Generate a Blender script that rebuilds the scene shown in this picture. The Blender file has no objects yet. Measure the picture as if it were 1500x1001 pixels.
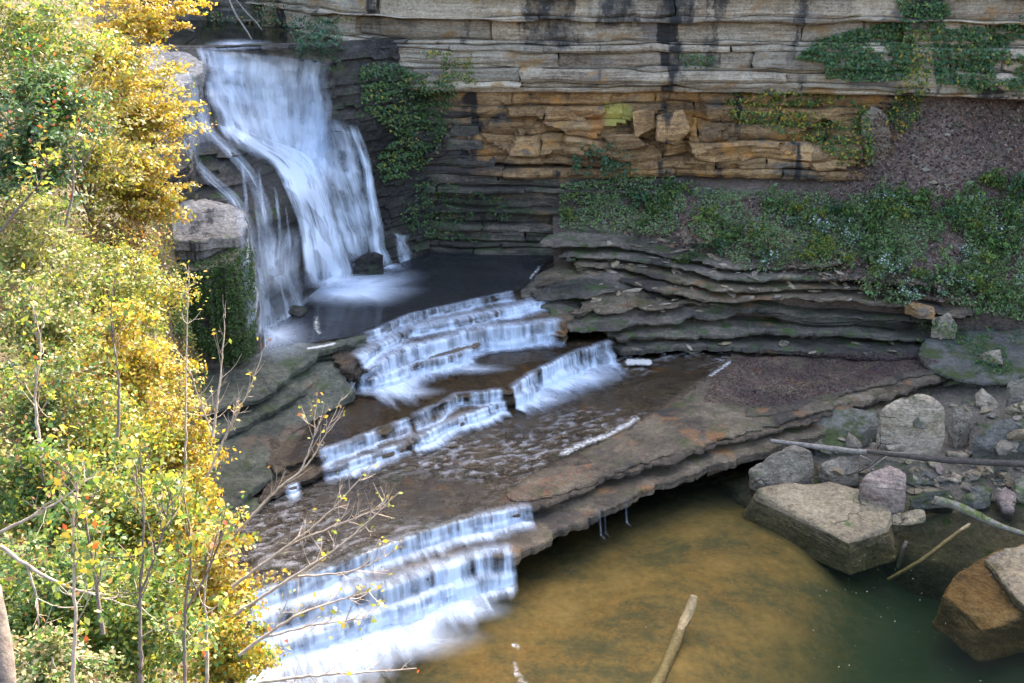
import bpy, math, random
import numpy as np
from mathutils import Vector
from mathutils.bvhtree import BVHTree
from mathutils.geometry import delaunay_2d_cdt

# ------------------------------------------------------------------ camera, sky, sun, exposure
sc = bpy.context.scene
CAMZ, PITCH, FPX = 25.0, math.radians(22.0), 1608.0
cam_d = bpy.data.cameras.new("camera"); cam = bpy.data.objects.new("camera", cam_d)
sc.collection.objects.link(cam); sc.camera = cam
cam.location = (0, 0, CAMZ); cam.rotation_euler = (math.radians(90) - PITCH, 0, 0)
cam_d.sensor_width = 36.0; cam_d.lens = 36.0 * FPX / 1500.0
cam_d.clip_start = 0.1; cam_d.clip_end = 2000

SUN_EL, SUN_AZ = math.radians(36), math.radians(22)      # azimuth clockwise from +Y
world = bpy.data.worlds.new("World"); sc.world = world; world.use_nodes = True
wn = world.node_tree.nodes; wl = world.node_tree.links
for n in list(wn): wn.remove(n)
sky = wn.new("ShaderNodeTexSky"); sky.sky_type = 'NISHITA'; sky.sun_disc = False
sky.sun_elevation = SUN_EL; sky.sun_rotation = SUN_AZ
sky.air_density = 1.0; sky.dust_density = 6.0; sky.ozone_density = 1.0
bg = wn.new("ShaderNodeBackground"); bg.inputs[1].default_value = 0.15
wo = wn.new("ShaderNodeOutputWorld")
wl.new(sky.outputs[0], bg.inputs[0]); wl.new(bg.outputs[0], wo.inputs[0])
sd = bpy.data.lights.new("sun", 'SUN'); sd.energy = 2.0; sd.angle = math.radians(0.53); sd.color = (1.0, 0.93, 0.82)
sun = bpy.data.objects.new("sun", sd); sc.collection.objects.link(sun)
sdir = Vector((math.sin(SUN_AZ) * math.cos(SUN_EL), math.cos(SUN_AZ) * math.cos(SUN_EL), math.sin(SUN_EL)))
sun.rotation_euler = sdir.to_track_quat('Z', 'Y').to_euler(); sun.location = (20, 30, 70)
sc.view_settings.view_transform = 'Standard'; sc.view_settings.look = 'None'
sc.view_settings.exposure = 2.88; sc.view_settings.gamma = 1.0; sc.view_settings.use_curve_mapping = False
sc.render.engine = 'CYCLES'
sc.cycles.max_bounces = 6; sc.cycles.transparent_max_bounces = 24; sc.cycles.use_denoising = True
sc.cycles.caustics_reflective = False; sc.cycles.caustics_refractive = False

# ------------------------------------------------------------------ maths helpers
RNG = np.random.default_rng(7); random.seed(7)
FWD = np.array([0, math.cos(PITCH), -math.sin(PITCH)]); UPV = np.array([0, math.sin(PITCH), math.cos(PITCH)])
RGT = np.array([1.0, 0, 0]); CAM = np.array([0, 0, CAMZ])
def ray(px, py): return FWD + RGT * ((px - 750) / FPX) + UPV * ((500.5 - py) / FPX)
def Z(px, py, z):
    d = ray(px, py); return CAM + d * ((z - CAMZ) / d[2])
def Y(px, py, y):
    d = ray(px, py); return CAM + d * (y / d[1])
def Pd(px, py, dist): return CAM + ray(px, py) * dist
def hash3(i, j, k, seed=0):
    h = (i.astype(np.int64) * 374761393 + j.astype(np.int64) * 668265263 + k.astype(np.int64) * 1274126177 + seed * 974634533) & 0xFFFFFFFF
    h = ((h ^ (h >> 13)) * 1103515245) & 0xFFFFFFFF
    h = ((h ^ (h >> 16)) * 2246822519) & 0xFFFFFFFF
    return ((h ^ (h >> 15)) & 0xFFFFFF) / float(0xFFFFFF)
def vnoise(P, seed=0):
    P = np.asarray(P, float); F = np.floor(P); f = P - F; f = f * f * (3 - 2 * f); F = F.astype(np.int64)
    r = 0
    for a in (0, 1):
        for b in (0, 1):
            for c in (0, 1):
                w = (f[..., 0] if a else 1 - f[..., 0]) * (f[..., 1] if b else 1 - f[..., 1]) * (f[..., 2] if c else 1 - f[..., 2])
                r = r + w * hash3(F[..., 0] + a, F[..., 1] + b, F[..., 2] + c, seed)
    return r * 2 - 1
def fbm(P, oct=4, seed=0, gain=.5):
    P = np.asarray(P, float); s = 0; a = 1.0; t = 0
    for o in range(oct):
        s = s + a * vnoise(P * (2.03 ** o) + 13.7 * o, seed + o); t += a; a *= gain
    return s / t
def xyz(x, y, z=0.0):
    x, y, z = np.broadcast_arrays(np.asarray(x, float), np.asarray(y, float), np.asarray(z, float)); return np.stack([x, y, z], -1)
class TPS:
    def __init__(s, pts, vals, lam=1e-3):
        s.p = np.asarray(pts, float); n = len(s.p); s.m = s.p.mean(0); s.sc = s.p.std() + 1e-9
        q = (s.p - s.m) / s.sc; K = s.k(q, q) + lam * np.eye(n); P = np.c_[np.ones(n), q]
        A = np.zeros((n + 3, n + 3)); A[:n, :n] = K; A[:n, n:] = P; A[n:, :n] = P.T
        s.w = np.linalg.solve(A, np.r_[np.asarray(vals, float), 0, 0, 0]); s.q = q
    def k(s, a, b):
        r2 = ((a[:, None, :] - b[None, :, :]) ** 2).sum(-1); return np.where(r2 > 1e-12, r2 * np.log(r2 + 1e-12) * .5, 0)
    def __call__(s, X):
        X = np.asarray(X, float); sh = X.shape[:-1]; q = (X.reshape(-1, 2) - s.m) / s.sc; n = len(s.q)
        return (s.k(q, s.q) @ s.w[:n] + s.w[n] + q @ s.w[n + 1:]).reshape(sh)

# ------------------------------------------------------------------ mesh helpers
COLL = sc.collection; SOLID = []          # SOLID: geometry that rays may land on
def mesh(name, V, faces, mat, smooth=True, attrs=None, uv=None):
    V = np.asarray(V, np.float32); me = bpy.data.meshes.new(name)
    if isinstance(faces, np.ndarray): faces = [faces]
    faces = [np.asarray(f, np.int32) for f in faces if len(f)]
    idx = np.concatenate([f.ravel() for f in faces]); sizes = np.concatenate([np.full(len(f), f.shape[1], np.int32) for f in faces])
    starts = np.r_[0, np.cumsum(sizes)[:-1]].astype(np.int32)
    me.vertices.add(len(V)); me.vertices.foreach_set("co", V.ravel())
    me.loops.add(len(idx)); me.loops.foreach_set("vertex_index", idx)
    me.polygons.add(len(sizes)); me.polygons.foreach_set("loop_start", starts); me.polygons.foreach_set("loop_total", sizes)
    me.polygons.foreach_set("use_smooth", np.full(len(sizes), bool(smooth)))
    if mat: me.materials.append(mat)
    for k, (typ, arr) in (attrs or {}).items():
        a = me.attributes.new(k, typ, 'POINT')
        a.data.foreach_set('value' if typ == 'FLOAT' else 'color', np.asarray(arr, np.float32).ravel())
    if uv is not None:
        l = me.uv_layers.new(name="UVMap"); l.data.foreach_set("uv", np.asarray(uv, np.float32)[idx].ravel())
    me.update(calc_edges=True); me.validate()
    return me
def tag(o, label=None, cat=None, group=None, kind=None):
    for k, v in (("label", label), ("category", cat), ("group", group), ("kind", kind)):
        if v: o[k] = v
    return o
def obj(name, me, parent=None):
    o = bpy.data.objects.new(name, me); COLL.objects.link(o)
    if parent: o.parent = parent
    return o
def build(name, V, faces, mat, parent=None, smooth=True, solid=False, **kw):
    V = np.asarray(V, float)
    if solid:
        fl = [faces] if isinstance(faces, np.ndarray) else faces
        SOLID.append((V, [np.asarray(f) for f in fl if len(f)], name))
    if parent is not None: V = V - np.array(parent.matrix_world.translation if False else parent.location)
    return obj(name, mesh(name, V, faces, mat, smooth, **kw), parent)
def empty(name, loc):
    o = bpy.data.objects.new(name, None); o.location = loc; o.empty_display_size = .2; COLL.objects.link(o); return o
def gridf(nu, nv, off=0):
    i = np.arange(nu * nv).reshape(nv, nu)
    return np.stack([i[:-1, :-1], i[:-1, 1:], i[1:, 1:], i[1:, :-1]], -1).reshape(-1, 4) + off
def resample(P, step, closed=False):
    P = np.asarray(P, float)
    if closed: P = np.vstack([P, P[:1]])
    d = np.r_[0, np.cumsum(np.linalg.norm(np.diff(P, axis=0), axis=1))]
    n = max(2, int(round(d[-1] / step)) + (0 if closed else 1))
    t = np.linspace(0, d[-1], n, endpoint=not closed)
    return np.stack([np.interp(t, d, P[:, k]) for k in range(P.shape[1])], -1)
def smoothline(P, it=2, closed=False):
    P = np.asarray(P, float)
    for _ in range(it):
        if closed: Q = np.roll(P, -1, 0); P = np.stack([P * .75 + Q * .25, P * .25 + Q * .75], 1).reshape(-1, P.shape[1])
        else:
            A, B = P[:-1], P[1:]; M = np.stack([A * .75 + B * .25, A * .25 + B * .75], 1).reshape(-1, P.shape[1]); P = np.vstack([P[:1], M[1:-1], P[-1:]])
    return P
def bvh(names=None):
    V = []; F = []; o = 0
    for v, fl, nm in SOLID:
        if names and nm not in names: continue
        V.append(v)
        for f in fl: F.extend((f + o).tolist())
        o += len(v)
    return BVHTree.FromPolygons(np.vstack(V).tolist(), F)
def hit(tree, px, py, far=400):
    d = Vector(ray(px, py)).normalized(); r = tree.ray_cast(Vector(CAM), d, far)
    return (None, None) if r[0] is None else (np.array(r[0]), np.array(r[1] if r[1].dot(d) < 0 else -r[1]))
def tube(P, R, sides=6, cap=True, seed=0, rough=0.0):
    P = np.asarray(P, float); n = len(P); R = np.broadcast_to(np.asarray(R, float), (n,))
    T = np.gradient(P, axis=0); T /= np.linalg.norm(T, axis=1, keepdims=True) + 1e-9
    ref = np.where(np.abs(T[:, 2:3]) > .9, [[1.0, 0, 0]], [[0, 0, 1.0]])
    A = np.cross(T, ref); A /= np.linalg.norm(A, axis=1, keepdims=True) + 1e-9; B = np.cross(T, A)
    a = np.linspace(0, 2 * np.pi, sides, endpoint=False)
    rr = R[:, None] * np.ones(sides)
    if rough: rr = rr * (1 + rough * fbm(xyz(np.arange(n)[:, None] * .35, np.cos(a)[None] * 1.3, np.sin(a)[None] * 1.3), 3, seed))
    V = P[:, None, :] + rr[..., None] * (np.cos(a)[None, :, None] * A[:, None] + np.sin(a)[None, :, None] * B[:, None])
    i = np.arange(n * sides).reshape(n, sides); j = np.roll(i, -1, 1)
    F = np.stack([i[:-1], j[:-1], j[1:], i[1:]], -1).reshape(-1, 4)
    V = V.reshape(-1, 3); T3 = np.zeros((0, 3), int)
    if cap:
        c0, c1 = len(V), len(V) + 1; V = np.vstack([V, P[:1], P[-1:]])
        T3 = np.vstack([np.stack([j[0], i[0], np.full(sides, c0)], -1), np.stack([i[-1], j[-1], np.full(sides, c1)], -1)])
    return V, F, T3
class Acc:
    def __init__(s): s.V = []; s.Q = []; s.T = []; s.C = []; s.n = 0
    def add(s, V, Q=None, T=None, C=None):
        s.V.append(V)
        if Q is not None and len(Q): s.Q.append(np.asarray(Q) + s.n)
        if T is not None and len(T): s.T.append(np.asarray(T) + s.n)
        if C is not None: s.C.append(C)
        s.n += len(V)
    def faces(s): return [np.vstack(a) for a in (s.Q, s.T) if a]
    def verts(s): return np.vstack(s.V)

# ------------------------------------------------------------------ materials
class NT:
    def __init__(s, name):
        s.m = bpy.data.materials.new(name); s.m.use_nodes = True; s.t = s.m.node_tree; s.t.nodes.clear()
        s.out = s.n("ShaderNodeOutputMaterial")
    def n(s, typ, **kw):
        x = s.t.nodes.new(typ)
        for k, v in kw.items(): setattr(x, k, v)
        return x
    def l(s, a, b): s.t.links.new(a, b)
    def set(s, sock, v):
        if hasattr(v, 'is_linked') or isinstance(v, bpy.types.NodeSocket): s.l(v, sock)
        elif isinstance(v, (tuple, list)) and len(v) == 3 and sock.type == 'RGBA': sock.default_value = (*v, 1)
        else: sock.default_value = v
    def math(s, op, a, b=0.0, c=0.0, clamp=False):
        x = s.n("ShaderNodeMath", operation=op, use_clamp=clamp)
        for i, v in enumerate((a, b, c)): s.set(x.inputs[i], v)
        return x.outputs[0]
    def mix(s, f, a, b, blend='MIX'):
        x = s.n("ShaderNodeMix", data_type='RGBA', blend_type=blend); s.set(x.inputs[0], f); s.set(x.inputs[6], a); s.set(x.inputs[7], b); return x.outputs[2]
    def ramp(s, f, stops, interp='LINEAR'):
        x = s.n("ShaderNodeValToRGB"); e = x.color_ramp.elements; x.color_ramp.interpolation = interp
        while len(e) > 1: e.remove(e[-1])
        for i, (p, c) in enumerate(stops):
            q = e[0] if i == 0 else e.new(p)
            q.position = p; q.color = (*c, 1) if isinstance(c, (tuple, list)) else (c, c, c, 1)
        s.set(x.inputs[0], f); return x.outputs[0]
    def vec(s, v, scale=(1, 1, 1), rot=(0, 0, 0)):
        x = s.n("ShaderNodeMapping"); s.l(v, x.inputs[0]); x.inputs['Scale'].default_value = scale; x.inputs['Rotation'].default_value = rot; return x.outputs[0]
    def noise(s, v, scale, detail=6, rough=.6, dist=0.0):
        x = s.n("ShaderNodeTexNoise"); s.l(v, x.inputs['Vector']); x.inputs['Scale'].default_value = scale
        x.inputs['Detail'].default_value = detail; x.inputs['Roughness'].default_value = rough; x.inputs['Distortion'].default_value = dist; return x.outputs[0]
    def pos(s): return s.n("ShaderNodeNewGeometry").outputs['Position']
    def nrmz(s):
        x = s.n("ShaderNodeSeparateXYZ"); s.l(s.n("ShaderNodeNewGeometry").outputs['Normal'], x.inputs[0]); return x.outputs[2]
    def attr(s, name, col=False):
        x = s.n("ShaderNodeAttribute", attribute_name=name); return x.outputs['Color' if col else 'Fac']
    def bump(s, h, strength=.6, dist=.05, nrm=None):
        x = s.n("ShaderNodeBump"); s.l(h, x.inputs['Height']); x.inputs['Strength'].default_value = strength; x.inputs['Distance'].default_value = dist
        if nrm: s.l(nrm, x.inputs['Normal'])
        return x.outputs[0]
    def bsdf(s, color, rough=.8, nrm=None, spec=.4, **kw):
        b = s.n("ShaderNodeBsdfPrincipled"); s.set(b.inputs['Base Color'], color); s.set(b.inputs['Roughness'], rough)
        s.set(b.inputs['Specular IOR Level'], spec)
        if nrm is not None: s.l(nrm, b.inputs['Normal'])
        for k, v in kw.items(): s.set(b.inputs[k], v)
        return b
    def done(s, sh): s.l(sh.outputs[0] if hasattr(sh, 'outputs') else sh, s.out.inputs[0]); return s.m

def rock_mat(name, cols, rough=.75, strata=1.0, stain=0.0, stain_col=(.02, .02, .022), moss=0.0, moss_col=(.05, .09, .02), bump=.8, patch=None, wet=0.0, lichen=0.0, tint=.35, fade=None, crack=0.0, blots=(), spots=()):
    m = NT(name); p = m.pos()
    big = m.noise(p, .22, 4, .55); st = m.noise(m.vec(p, (.3, .3, 6.5), (.10, -.06, 0)), 1.0, 6, .68, .25); fine = m.noise(m.vec(p, (1, 1, 1.7)), 4.6, 7, .76); mid = m.noise(p, 1.3, 6, .68)
    f = m.math('ADD', m.math('MULTIPLY', big, .45), m.math('ADD', m.math('MULTIPLY', st, .30 * strata), m.math('ADD', m.math('MULTIPLY', mid, .3), m.math('MULTIPLY', fine, .55))))
    f = m.math('MULTIPLY_ADD', m.math('SUBTRACT', f, .8 + .15 * (strata - 1)), 2.5, .5, clamp=True)
    n = len(cols); c = m.ramp(f, [(i / (n - 1) * .8 + .1, cc) for i, cc in enumerate(cols)])
    if patch:
        for col, scale, thr, seed in patch:
            pv = m.n("ShaderNodeVectorMath", operation='ADD'); m.l(p, pv.inputs[0]); pv.inputs[1].default_value = (seed, seed * 1.7, seed * .3)
            k = m.ramp(m.noise(m.vec(pv.outputs[0], (1, 1, 1.8)), scale, 5, .6), [(thr, 0.0), (thr + .08, 1.0)]); c = m.mix(k, c, col)
    if blots:
        sx = m.n("ShaderNodeSeparateXYZ"); m.l(p, sx.inputs[0]); wx = m.math('MULTIPLY_ADD', m.math('SUBTRACT', m.noise(m.vec(p, (1, 1, .5)), .8, 7, .75), .5), 3.4, sx.outputs[0]); wz = m.math('MULTIPLY_ADD', m.math('SUBTRACT', m.noise(p, .8, 4, .6), .5), 1.8, sx.outputs[2]); tot = None
        for (x0, x1, z0) in blots:
            q = m.math('MULTIPLY', m.math('MULTIPLY', m.math('MULTIPLY_ADD', m.math('SUBTRACT', wx, x0), 4.0, .5, clamp=True), m.math('MULTIPLY_ADD', m.math('SUBTRACT', x1, wx), 4.0, .5, clamp=True)), m.math('MULTIPLY_ADD', m.math('SUBTRACT', wz, z0), 3.0, .5, clamp=True)); tot = q if tot is None else m.math('MAXIMUM', tot, q)
        c = m.mix(m.math('MULTIPLY', tot, m.ramp(m.noise(m.vec(p, (1, 1, .6)), 1.4, 7, .75), [(.36, .25), (.56, .93)])), c, (.04, .038, .038))
    for (x0, x1, z0, z1, col) in spots:
        sx = m.n("ShaderNodeSeparateXYZ"); m.l(p, sx.inputs[0]); wx = m.math('MULTIPLY_ADD', m.math('SUBTRACT', m.noise(p, 1.1, 5, .7), .5), 1.3, sx.outputs[0]); wz = m.math('MULTIPLY_ADD', m.math('SUBTRACT', m.noise(m.vec(p, (1.2, 1, 1)), 1.0, 5, .7), .5), 1.3, sx.outputs[2])
        k = m.math('MULTIPLY', m.math('MULTIPLY', m.math('MULTIPLY_ADD', m.math('SUBTRACT', wx, x0), 5.0, .5, clamp=True), m.math('MULTIPLY_ADD', m.math('SUBTRACT', x1, wx), 5.0, .5, clamp=True)), m.math('MULTIPLY', m.math('MULTIPLY_ADD', m.math('SUBTRACT', wz, z0), 5.0, .5, clamp=True), m.math('MULTIPLY_ADD', m.math('SUBTRACT', z1, wz), 5.0, .5, clamp=True)))
        c = m.mix(m.math('MULTIPLY', k, .75), c, col)
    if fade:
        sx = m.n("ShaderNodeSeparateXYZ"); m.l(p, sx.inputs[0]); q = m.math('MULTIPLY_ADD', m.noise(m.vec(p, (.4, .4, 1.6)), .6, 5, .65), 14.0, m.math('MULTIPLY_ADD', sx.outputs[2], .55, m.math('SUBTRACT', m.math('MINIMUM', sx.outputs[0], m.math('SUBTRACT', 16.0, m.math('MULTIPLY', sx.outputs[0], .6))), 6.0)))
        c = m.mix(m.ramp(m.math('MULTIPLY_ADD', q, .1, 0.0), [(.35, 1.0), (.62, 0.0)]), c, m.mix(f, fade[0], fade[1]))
    oi = m.n("ShaderNodeObjectInfo").outputs['Random']
    if tint: c = m.mix(1.0, c, m.ramp(oi, [(0, (1 - tint,) * 3), (.5, (1, 1, 1)), (1, (1 + tint * .8, 1 + tint * .7, 1 + tint * .55))]), 'MULTIPLY')
    sp = m.noise(p, 9.0, 5, .75); c = m.mix(1.0, c, m.ramp(sp, [(.34, .68), (.5, 1.0), (.68, 1.2)]), 'MULTIPLY')
    if lichen:
        k = m.ramp(m.noise(p, 4.5, 6, .75), [(.60, 0.0), (.66, lichen)]); c = m.mix(k, c, (.42, .42, .37))
    if stain:
        k = m.ramp(m.noise(m.vec(p, (.5, .5, .07)), 1.0, 5, .6, .3), [(.60 - .1 * stain, 0.0), (.66 - .1 * stain, .93)]); c = m.mix(k, c, stain_col)
    if moss:
        k = m.math('MULTIPLY', m.ramp(m.noise(p, .9, 6, .7), [(.62 - .28 * moss, 0.0), (.74 - .28 * moss, 1.0)]), m.ramp(m.nrmz(), [(.0, .35), (.6, 1.0)]))
        c = m.mix(k, c, m.mix(fine, (moss_col[0] * .5, moss_col[1] * .55, moss_col[2] * .5), (moss_col[0] * 1.6, moss_col[1] * 1.5, moss_col[2] * 1.4)))
    h = m.math('ADD', m.math('MULTIPLY', st, 1.1 * strata), m.math('ADD', mid, m.math('MULTIPLY', fine, .9)))
    nn = m.bump(h, min(1.0, bump * 1.25), .16)
    if crack:
        vo = m.n("ShaderNodeTexVoronoi", feature='DISTANCE_TO_EDGE'); pv = m.n("ShaderNodeVectorMath", operation='MULTIPLY_ADD'); nc = m.n("ShaderNodeTexNoise"); m.l(p, nc.inputs['Vector']); nc.inputs['Scale'].default_value = 1.6; nc.inputs['Detail'].default_value = 5
        m.l(nc.outputs['Color'], pv.inputs[0]); pv.inputs[1].default_value = (.9, .9, .9); m.l(p, pv.inputs[2]); m.l(pv.outputs[0], vo.inputs['Vector']); vo.inputs['Scale'].default_value = crack
        ck = m.ramp(vo.outputs['Distance'], [(.0, 0.0), (.028, 1.0)]); gate = m.ramp(m.noise(p, .7, 3, .6), [(.40, 0.0), (.48, 1.0)]); ck = m.math('MAXIMUM', ck, gate)
        c = m.mix(1.0, c, m.mix(ck, (.25, .22, .2), (1, 1, 1)), 'MULTIPLY'); h = m.math('ADD', h, m.math('MULTIPLY', ck, .8)); nn = m.bump(h, bump, .09)
    r = rough
    if wet: r = m.ramp(m.noise(p, .6, 5, .6), [(.4, rough - wet), (.65, rough)])
    return m.done(m.bsdf(c, r, nn, .45))

M = {}
M['cliff'] = rock_mat('pale_cliff_sandstone', [(.17, .125, .085), (.38, .295, .205), (.55, .45, .325), (.70, .60, .45)], stain=.12, strata=1.5, lichen=.5, patch=[((.42, .26, .12), .35, .58, 3.1), ((.26, .215, .18), .3, .56, 21.0)], tint=.36, blots=[(.8, 3.6, 16.9), (5.0, 7.2, 18.0), (8.4, 10.4, 18.4), (11.3, 12.0, 15.8), (16.1, 16.6, 16.2), (22.5, 24.2, 18.0)])
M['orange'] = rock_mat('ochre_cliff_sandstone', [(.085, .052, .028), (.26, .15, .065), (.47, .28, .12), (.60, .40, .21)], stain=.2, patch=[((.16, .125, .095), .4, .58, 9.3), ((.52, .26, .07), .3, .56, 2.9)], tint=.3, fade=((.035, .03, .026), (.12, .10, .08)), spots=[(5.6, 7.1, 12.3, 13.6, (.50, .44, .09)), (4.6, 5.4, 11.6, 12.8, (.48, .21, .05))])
M['dark'] = rock_mat('dark_wet_strata', [(.024, .02, .016), (.07, .06, .048), (.145, .122, .094), (.27, .22, .16)], rough=.62, strata=1.3, moss=.34, wet=.2, tint=.4, patch=[((.25, .155, .08), .5, .62, 4.4)])
M['ledge'] = rock_mat('brown_grey_ledge_rock', [(.035, .027, .02), (.10, .076, .052), (.185, .14, .09), (.30, .24, .165)], rough=.6, strata=1.4, moss=.28, moss_col=(.08, .085, .03), patch=[((.24, .12, .05), .5, .58, 5.5), ((.055, .045, .037), .4, .54, 8.8)], wet=.3, tint=.15)
M['wet'] = rock_mat('wet_stream_rock', [(.022, .018, .014), (.065, .048, .034), (.13, .095, .06), (.20, .145, .09)], rough=.42, patch=[((.24, .12, .04), .45, .62, 2.2), ((.07, .075, .045), .5, .62, 12.2)], wet=.25, tint=.1)
M['black'] = rock_mat('black_wet_fall_rock', [(.011, .010, .009), (.026, .023, .02), (.06, .054, .046), (.12, .107, .09)], rough=.45, moss=.28, wet=.2, tint=0)
M['green'] = rock_mat('grey_green_ledge_rock', [(.028, .03, .025), (.068, .073, .058), (.13, .135, .10), (.23, .215, .16)], rough=.7, moss=.3, moss_col=(.05, .075, .025), tint=.2, patch=[((.17, .12, .085), .4, .60, 6.1)])
M['cap'] = rock_mat('pale_outcrop_rock', [(.09, .08, .075), (.20, .18, .16), (.33, .30, .27), (.5, .46, .42)], stain=.35, moss=.15, tint=.1, crack=.8)
M['boulder'] = rock_mat('grey_boulder', [(.08, .062, .044), (.205, .162, .115), (.335, .27, .195), (.48, .40, .295)], strata=.7, moss=.16, lichen=.5, tint=.35, crack=.6, bump=1.0)
M['tan'] = rock_mat('tan_boulder', [(.075, .058, .038), (.19, .142, .085), (.30, .23, .135), (.42, .335, .21)], strata=.5, moss=.1, lichen=.3, tint=.1, crack=.7, bump=1.0)
M['pink'] = rock_mat('pink_boulder', [(.11, .08, .062), (.26, .185, .145), (.37, .275, .22), (.50, .395, .32)], strata=.5, moss=.05, lichen=.3, tint=.1, bump=1.0)
M['mossy'] = rock_mat('mossy_boulder', [(.05, .048, .042), (.12, .108, .09), (.19, .17, .14), (.26, .24, .2)], strata=.6, moss=.62, moss_col=(.06, .075, .02), tint=.2, bump=1.0)
M['rust'] = rock_mat('rust_stained_boulder', [(.12, .06, .025), (.24, .12, .04), (.33, .18, .07), (.4, .27, .15)], strata=.5, tint=.05)
M['soil'] = rock_mat('leaf_litter_soil', [(.045, .03, .023), (.11, .076, .058), (.185, .13, .098), (.28, .20, .155)], rough=.95, strata=.2, moss=.16, moss_col=(.06, .085, .025), tint=0, bump=1.2)
M['slope'] = rock_mat('dry_grass_soil', [(.03, .022, .012), (.075, .056, .03), (.12, .09, .05), (.18, .14, .08)], rough=.95, strata=.2, moss=.4, moss_col=(.10, .12, .03), tint=0, bump=1.0)
M['gravel'] = rock_mat('bank_gravel', [(.04, .032, .024), (.105, .084, .06), (.18, .145, .105), (.28, .23, .17)], rough=.9, strata=.1, moss=.25, tint=0, bump=1.2)

def bed_mat():
    m = NT('pool_bed_sand'); p = m.pos(); a = m.noise(m.vec(p, (.7, 1, 1), (0, 0, .5)), .33, 6, .66, .15); b = m.noise(p, 3.0, 8, .7); s = m.n("ShaderNodeSeparateXYZ"); m.l(p, s.inputs[0])
    c = m.ramp(m.math('MULTIPLY_ADD', b, .35, m.math('MULTIPLY', a, .8)), [(.38, (.055, .055, .032)), (.50, (.11, .09, .042)), (.62, (.25, .155, .055)), (.78, (.40, .25, .10))])
    o1 = m.ramp(m.noise(m.vec(p, (.8, 1.2, 1)), .55, 6, .7, .2), [(.50, 0.0), (.64, .5)]); c = m.mix(o1, c, m.ramp(m.noise(p, 6.0, 6, .8), [(.35, (.16, .085, .025)), (.65, (.40, .20, .055))]))
    deep = m.ramp(m.math('MULTIPLY', s.outputs[2], -.3), [(.22, 0.0), (.85, 1.0)])
    c = m.mix(deep, c, (.045, .10, .085))
    return m.done(m.bsdf(c, .9, m.bump(b, .5, .05)))
M['bed'] = bed_mat()
def bark(name, c0, c1, moss=0):
    m = NT(name); tc = m.pos(); a = m.noise(tc, 9, 6, .7); c = m.ramp(a, [(.3, c0), (.65, c1)])
    if moss: c = m.mix(m.math('MULTIPLY', m.ramp(m.noise(tc, 1.6, 5, .6), [(.5 - .1 * moss, 0.0), (.6 - .1 * moss, 1.0)]), m.ramp(m.nrmz(), [(-.1, 0.0), (.4, 1.0)])), c, (.09, .11, .02))
    return m.done(m.bsdf(c, .85, m.bump(a, .7, .03)))
M['bark'] = bark('grey_brown_bark', (.06, .045, .035), (.18, .14, .11))
M['twig'] = bark('pale_twig_bark', (.20, .15, .10), (.42, .34, .26))
M['dead'] = bark('weathered_driftwood', (.10, .085, .07), (.33, .28, .23))
M['darklog'] = bark('dark_wet_log', (.025, .02, .017), (.09, .07, .055))
M['sunklog'] = bark('pale_waterlogged_log', (.16, .11, .05), (.36, .27, .14))
M['mosslog'] = bark('moss_covered_log', (.10, .085, .065), (.28, .24, .19), .4)

def leaf_mat(name, trans=.45, rough=.5):
    m = NT(name); c = m.attr('tint', True)
    d = m.bsdf(c, rough, None, .35); t = m.n("ShaderNodeBsdfTranslucent"); m.l(m.mix(1.0, c, (1.15, 1.1, .7), 'MULTIPLY'), t.inputs[0])
    x = m.n("ShaderNodeMixShader"); x.inputs[0].default_value = trans; m.l(d.outputs[0], x.inputs[1]); m.l(t.outputs[0], x.inputs[2])
    return m.done(x)
M['leaf'] = leaf_mat('autumn_leaf'); M['wallleaf'] = leaf_mat('creeper_leaf', .25, .6)

def silk_mat(name='silky_white_water', col=(.60, .69, .82), su=4.6, sv=.85, con=.52, amax=.88):
    m = NT(name); uv = m.n("ShaderNodeTexCoord").outputs['UV']; d = m.attr('dens')
    s1 = m.noise(m.vec(uv, (su, sv, 1)), 1.0, 3, .6, .2); s2 = m.noise(m.vec(uv, (su * 2.7, sv * 1.4, 1)), 1.0, 2, .6); s3 = m.noise(m.vec(uv, (su * .22, sv * .9, 1)), 1.0, 3, .5)
    st = m.math('ADD', m.math('MULTIPLY', s1, .40), m.math('ADD', m.math('MULTIPLY', s2, .16), m.math('MULTIPLY', s3, .44)))
    k = m.math('MULTIPLY_ADD', m.math('SUBTRACT', st, .5), 5.5 * con, .60, clamp=True)
    a = m.math('MULTIPLY', m.math('MULTIPLY', d, m.math('ADD', k, m.math('MULTIPLY', d, .25))), 1.0, clamp=True)
    a = m.math('MINIMUM', a, amax)
    b = m.bsdf(col, .5, m.bump(st, .35, .1), .25)
    m.l(a, b.inputs['Alpha'])
    return m.done(b)
M['silk'] = silk_mat(); M['silkwide'] = silk_mat('silky_fall_water', col=(.70, .78, .89), su=2.4, sv=.38, con=.80); M['foamflow'] = silk_mat('white_foam_flow', col=(.68, .75, .85), su=2.0, sv=.5, con=.35, amax=.95)
def foam_mat():
    m = NT('drifting_foam'); p = m.pos(); d = m.attr('dens'); k = m.noise(p, 6.0, 7, .8)
    a = m.ramp(m.math('ADD', m.math('MULTIPLY', k, 1.3), m.math('SUBTRACT', d, 1.0)), [(.34, 0.0), (.62, .85)])
    b = m.bsdf((.62, .60, .56), .8); m.l(a, b.inputs['Alpha']); return m.done(b)
M['foam'] = foam_mat()
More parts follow.
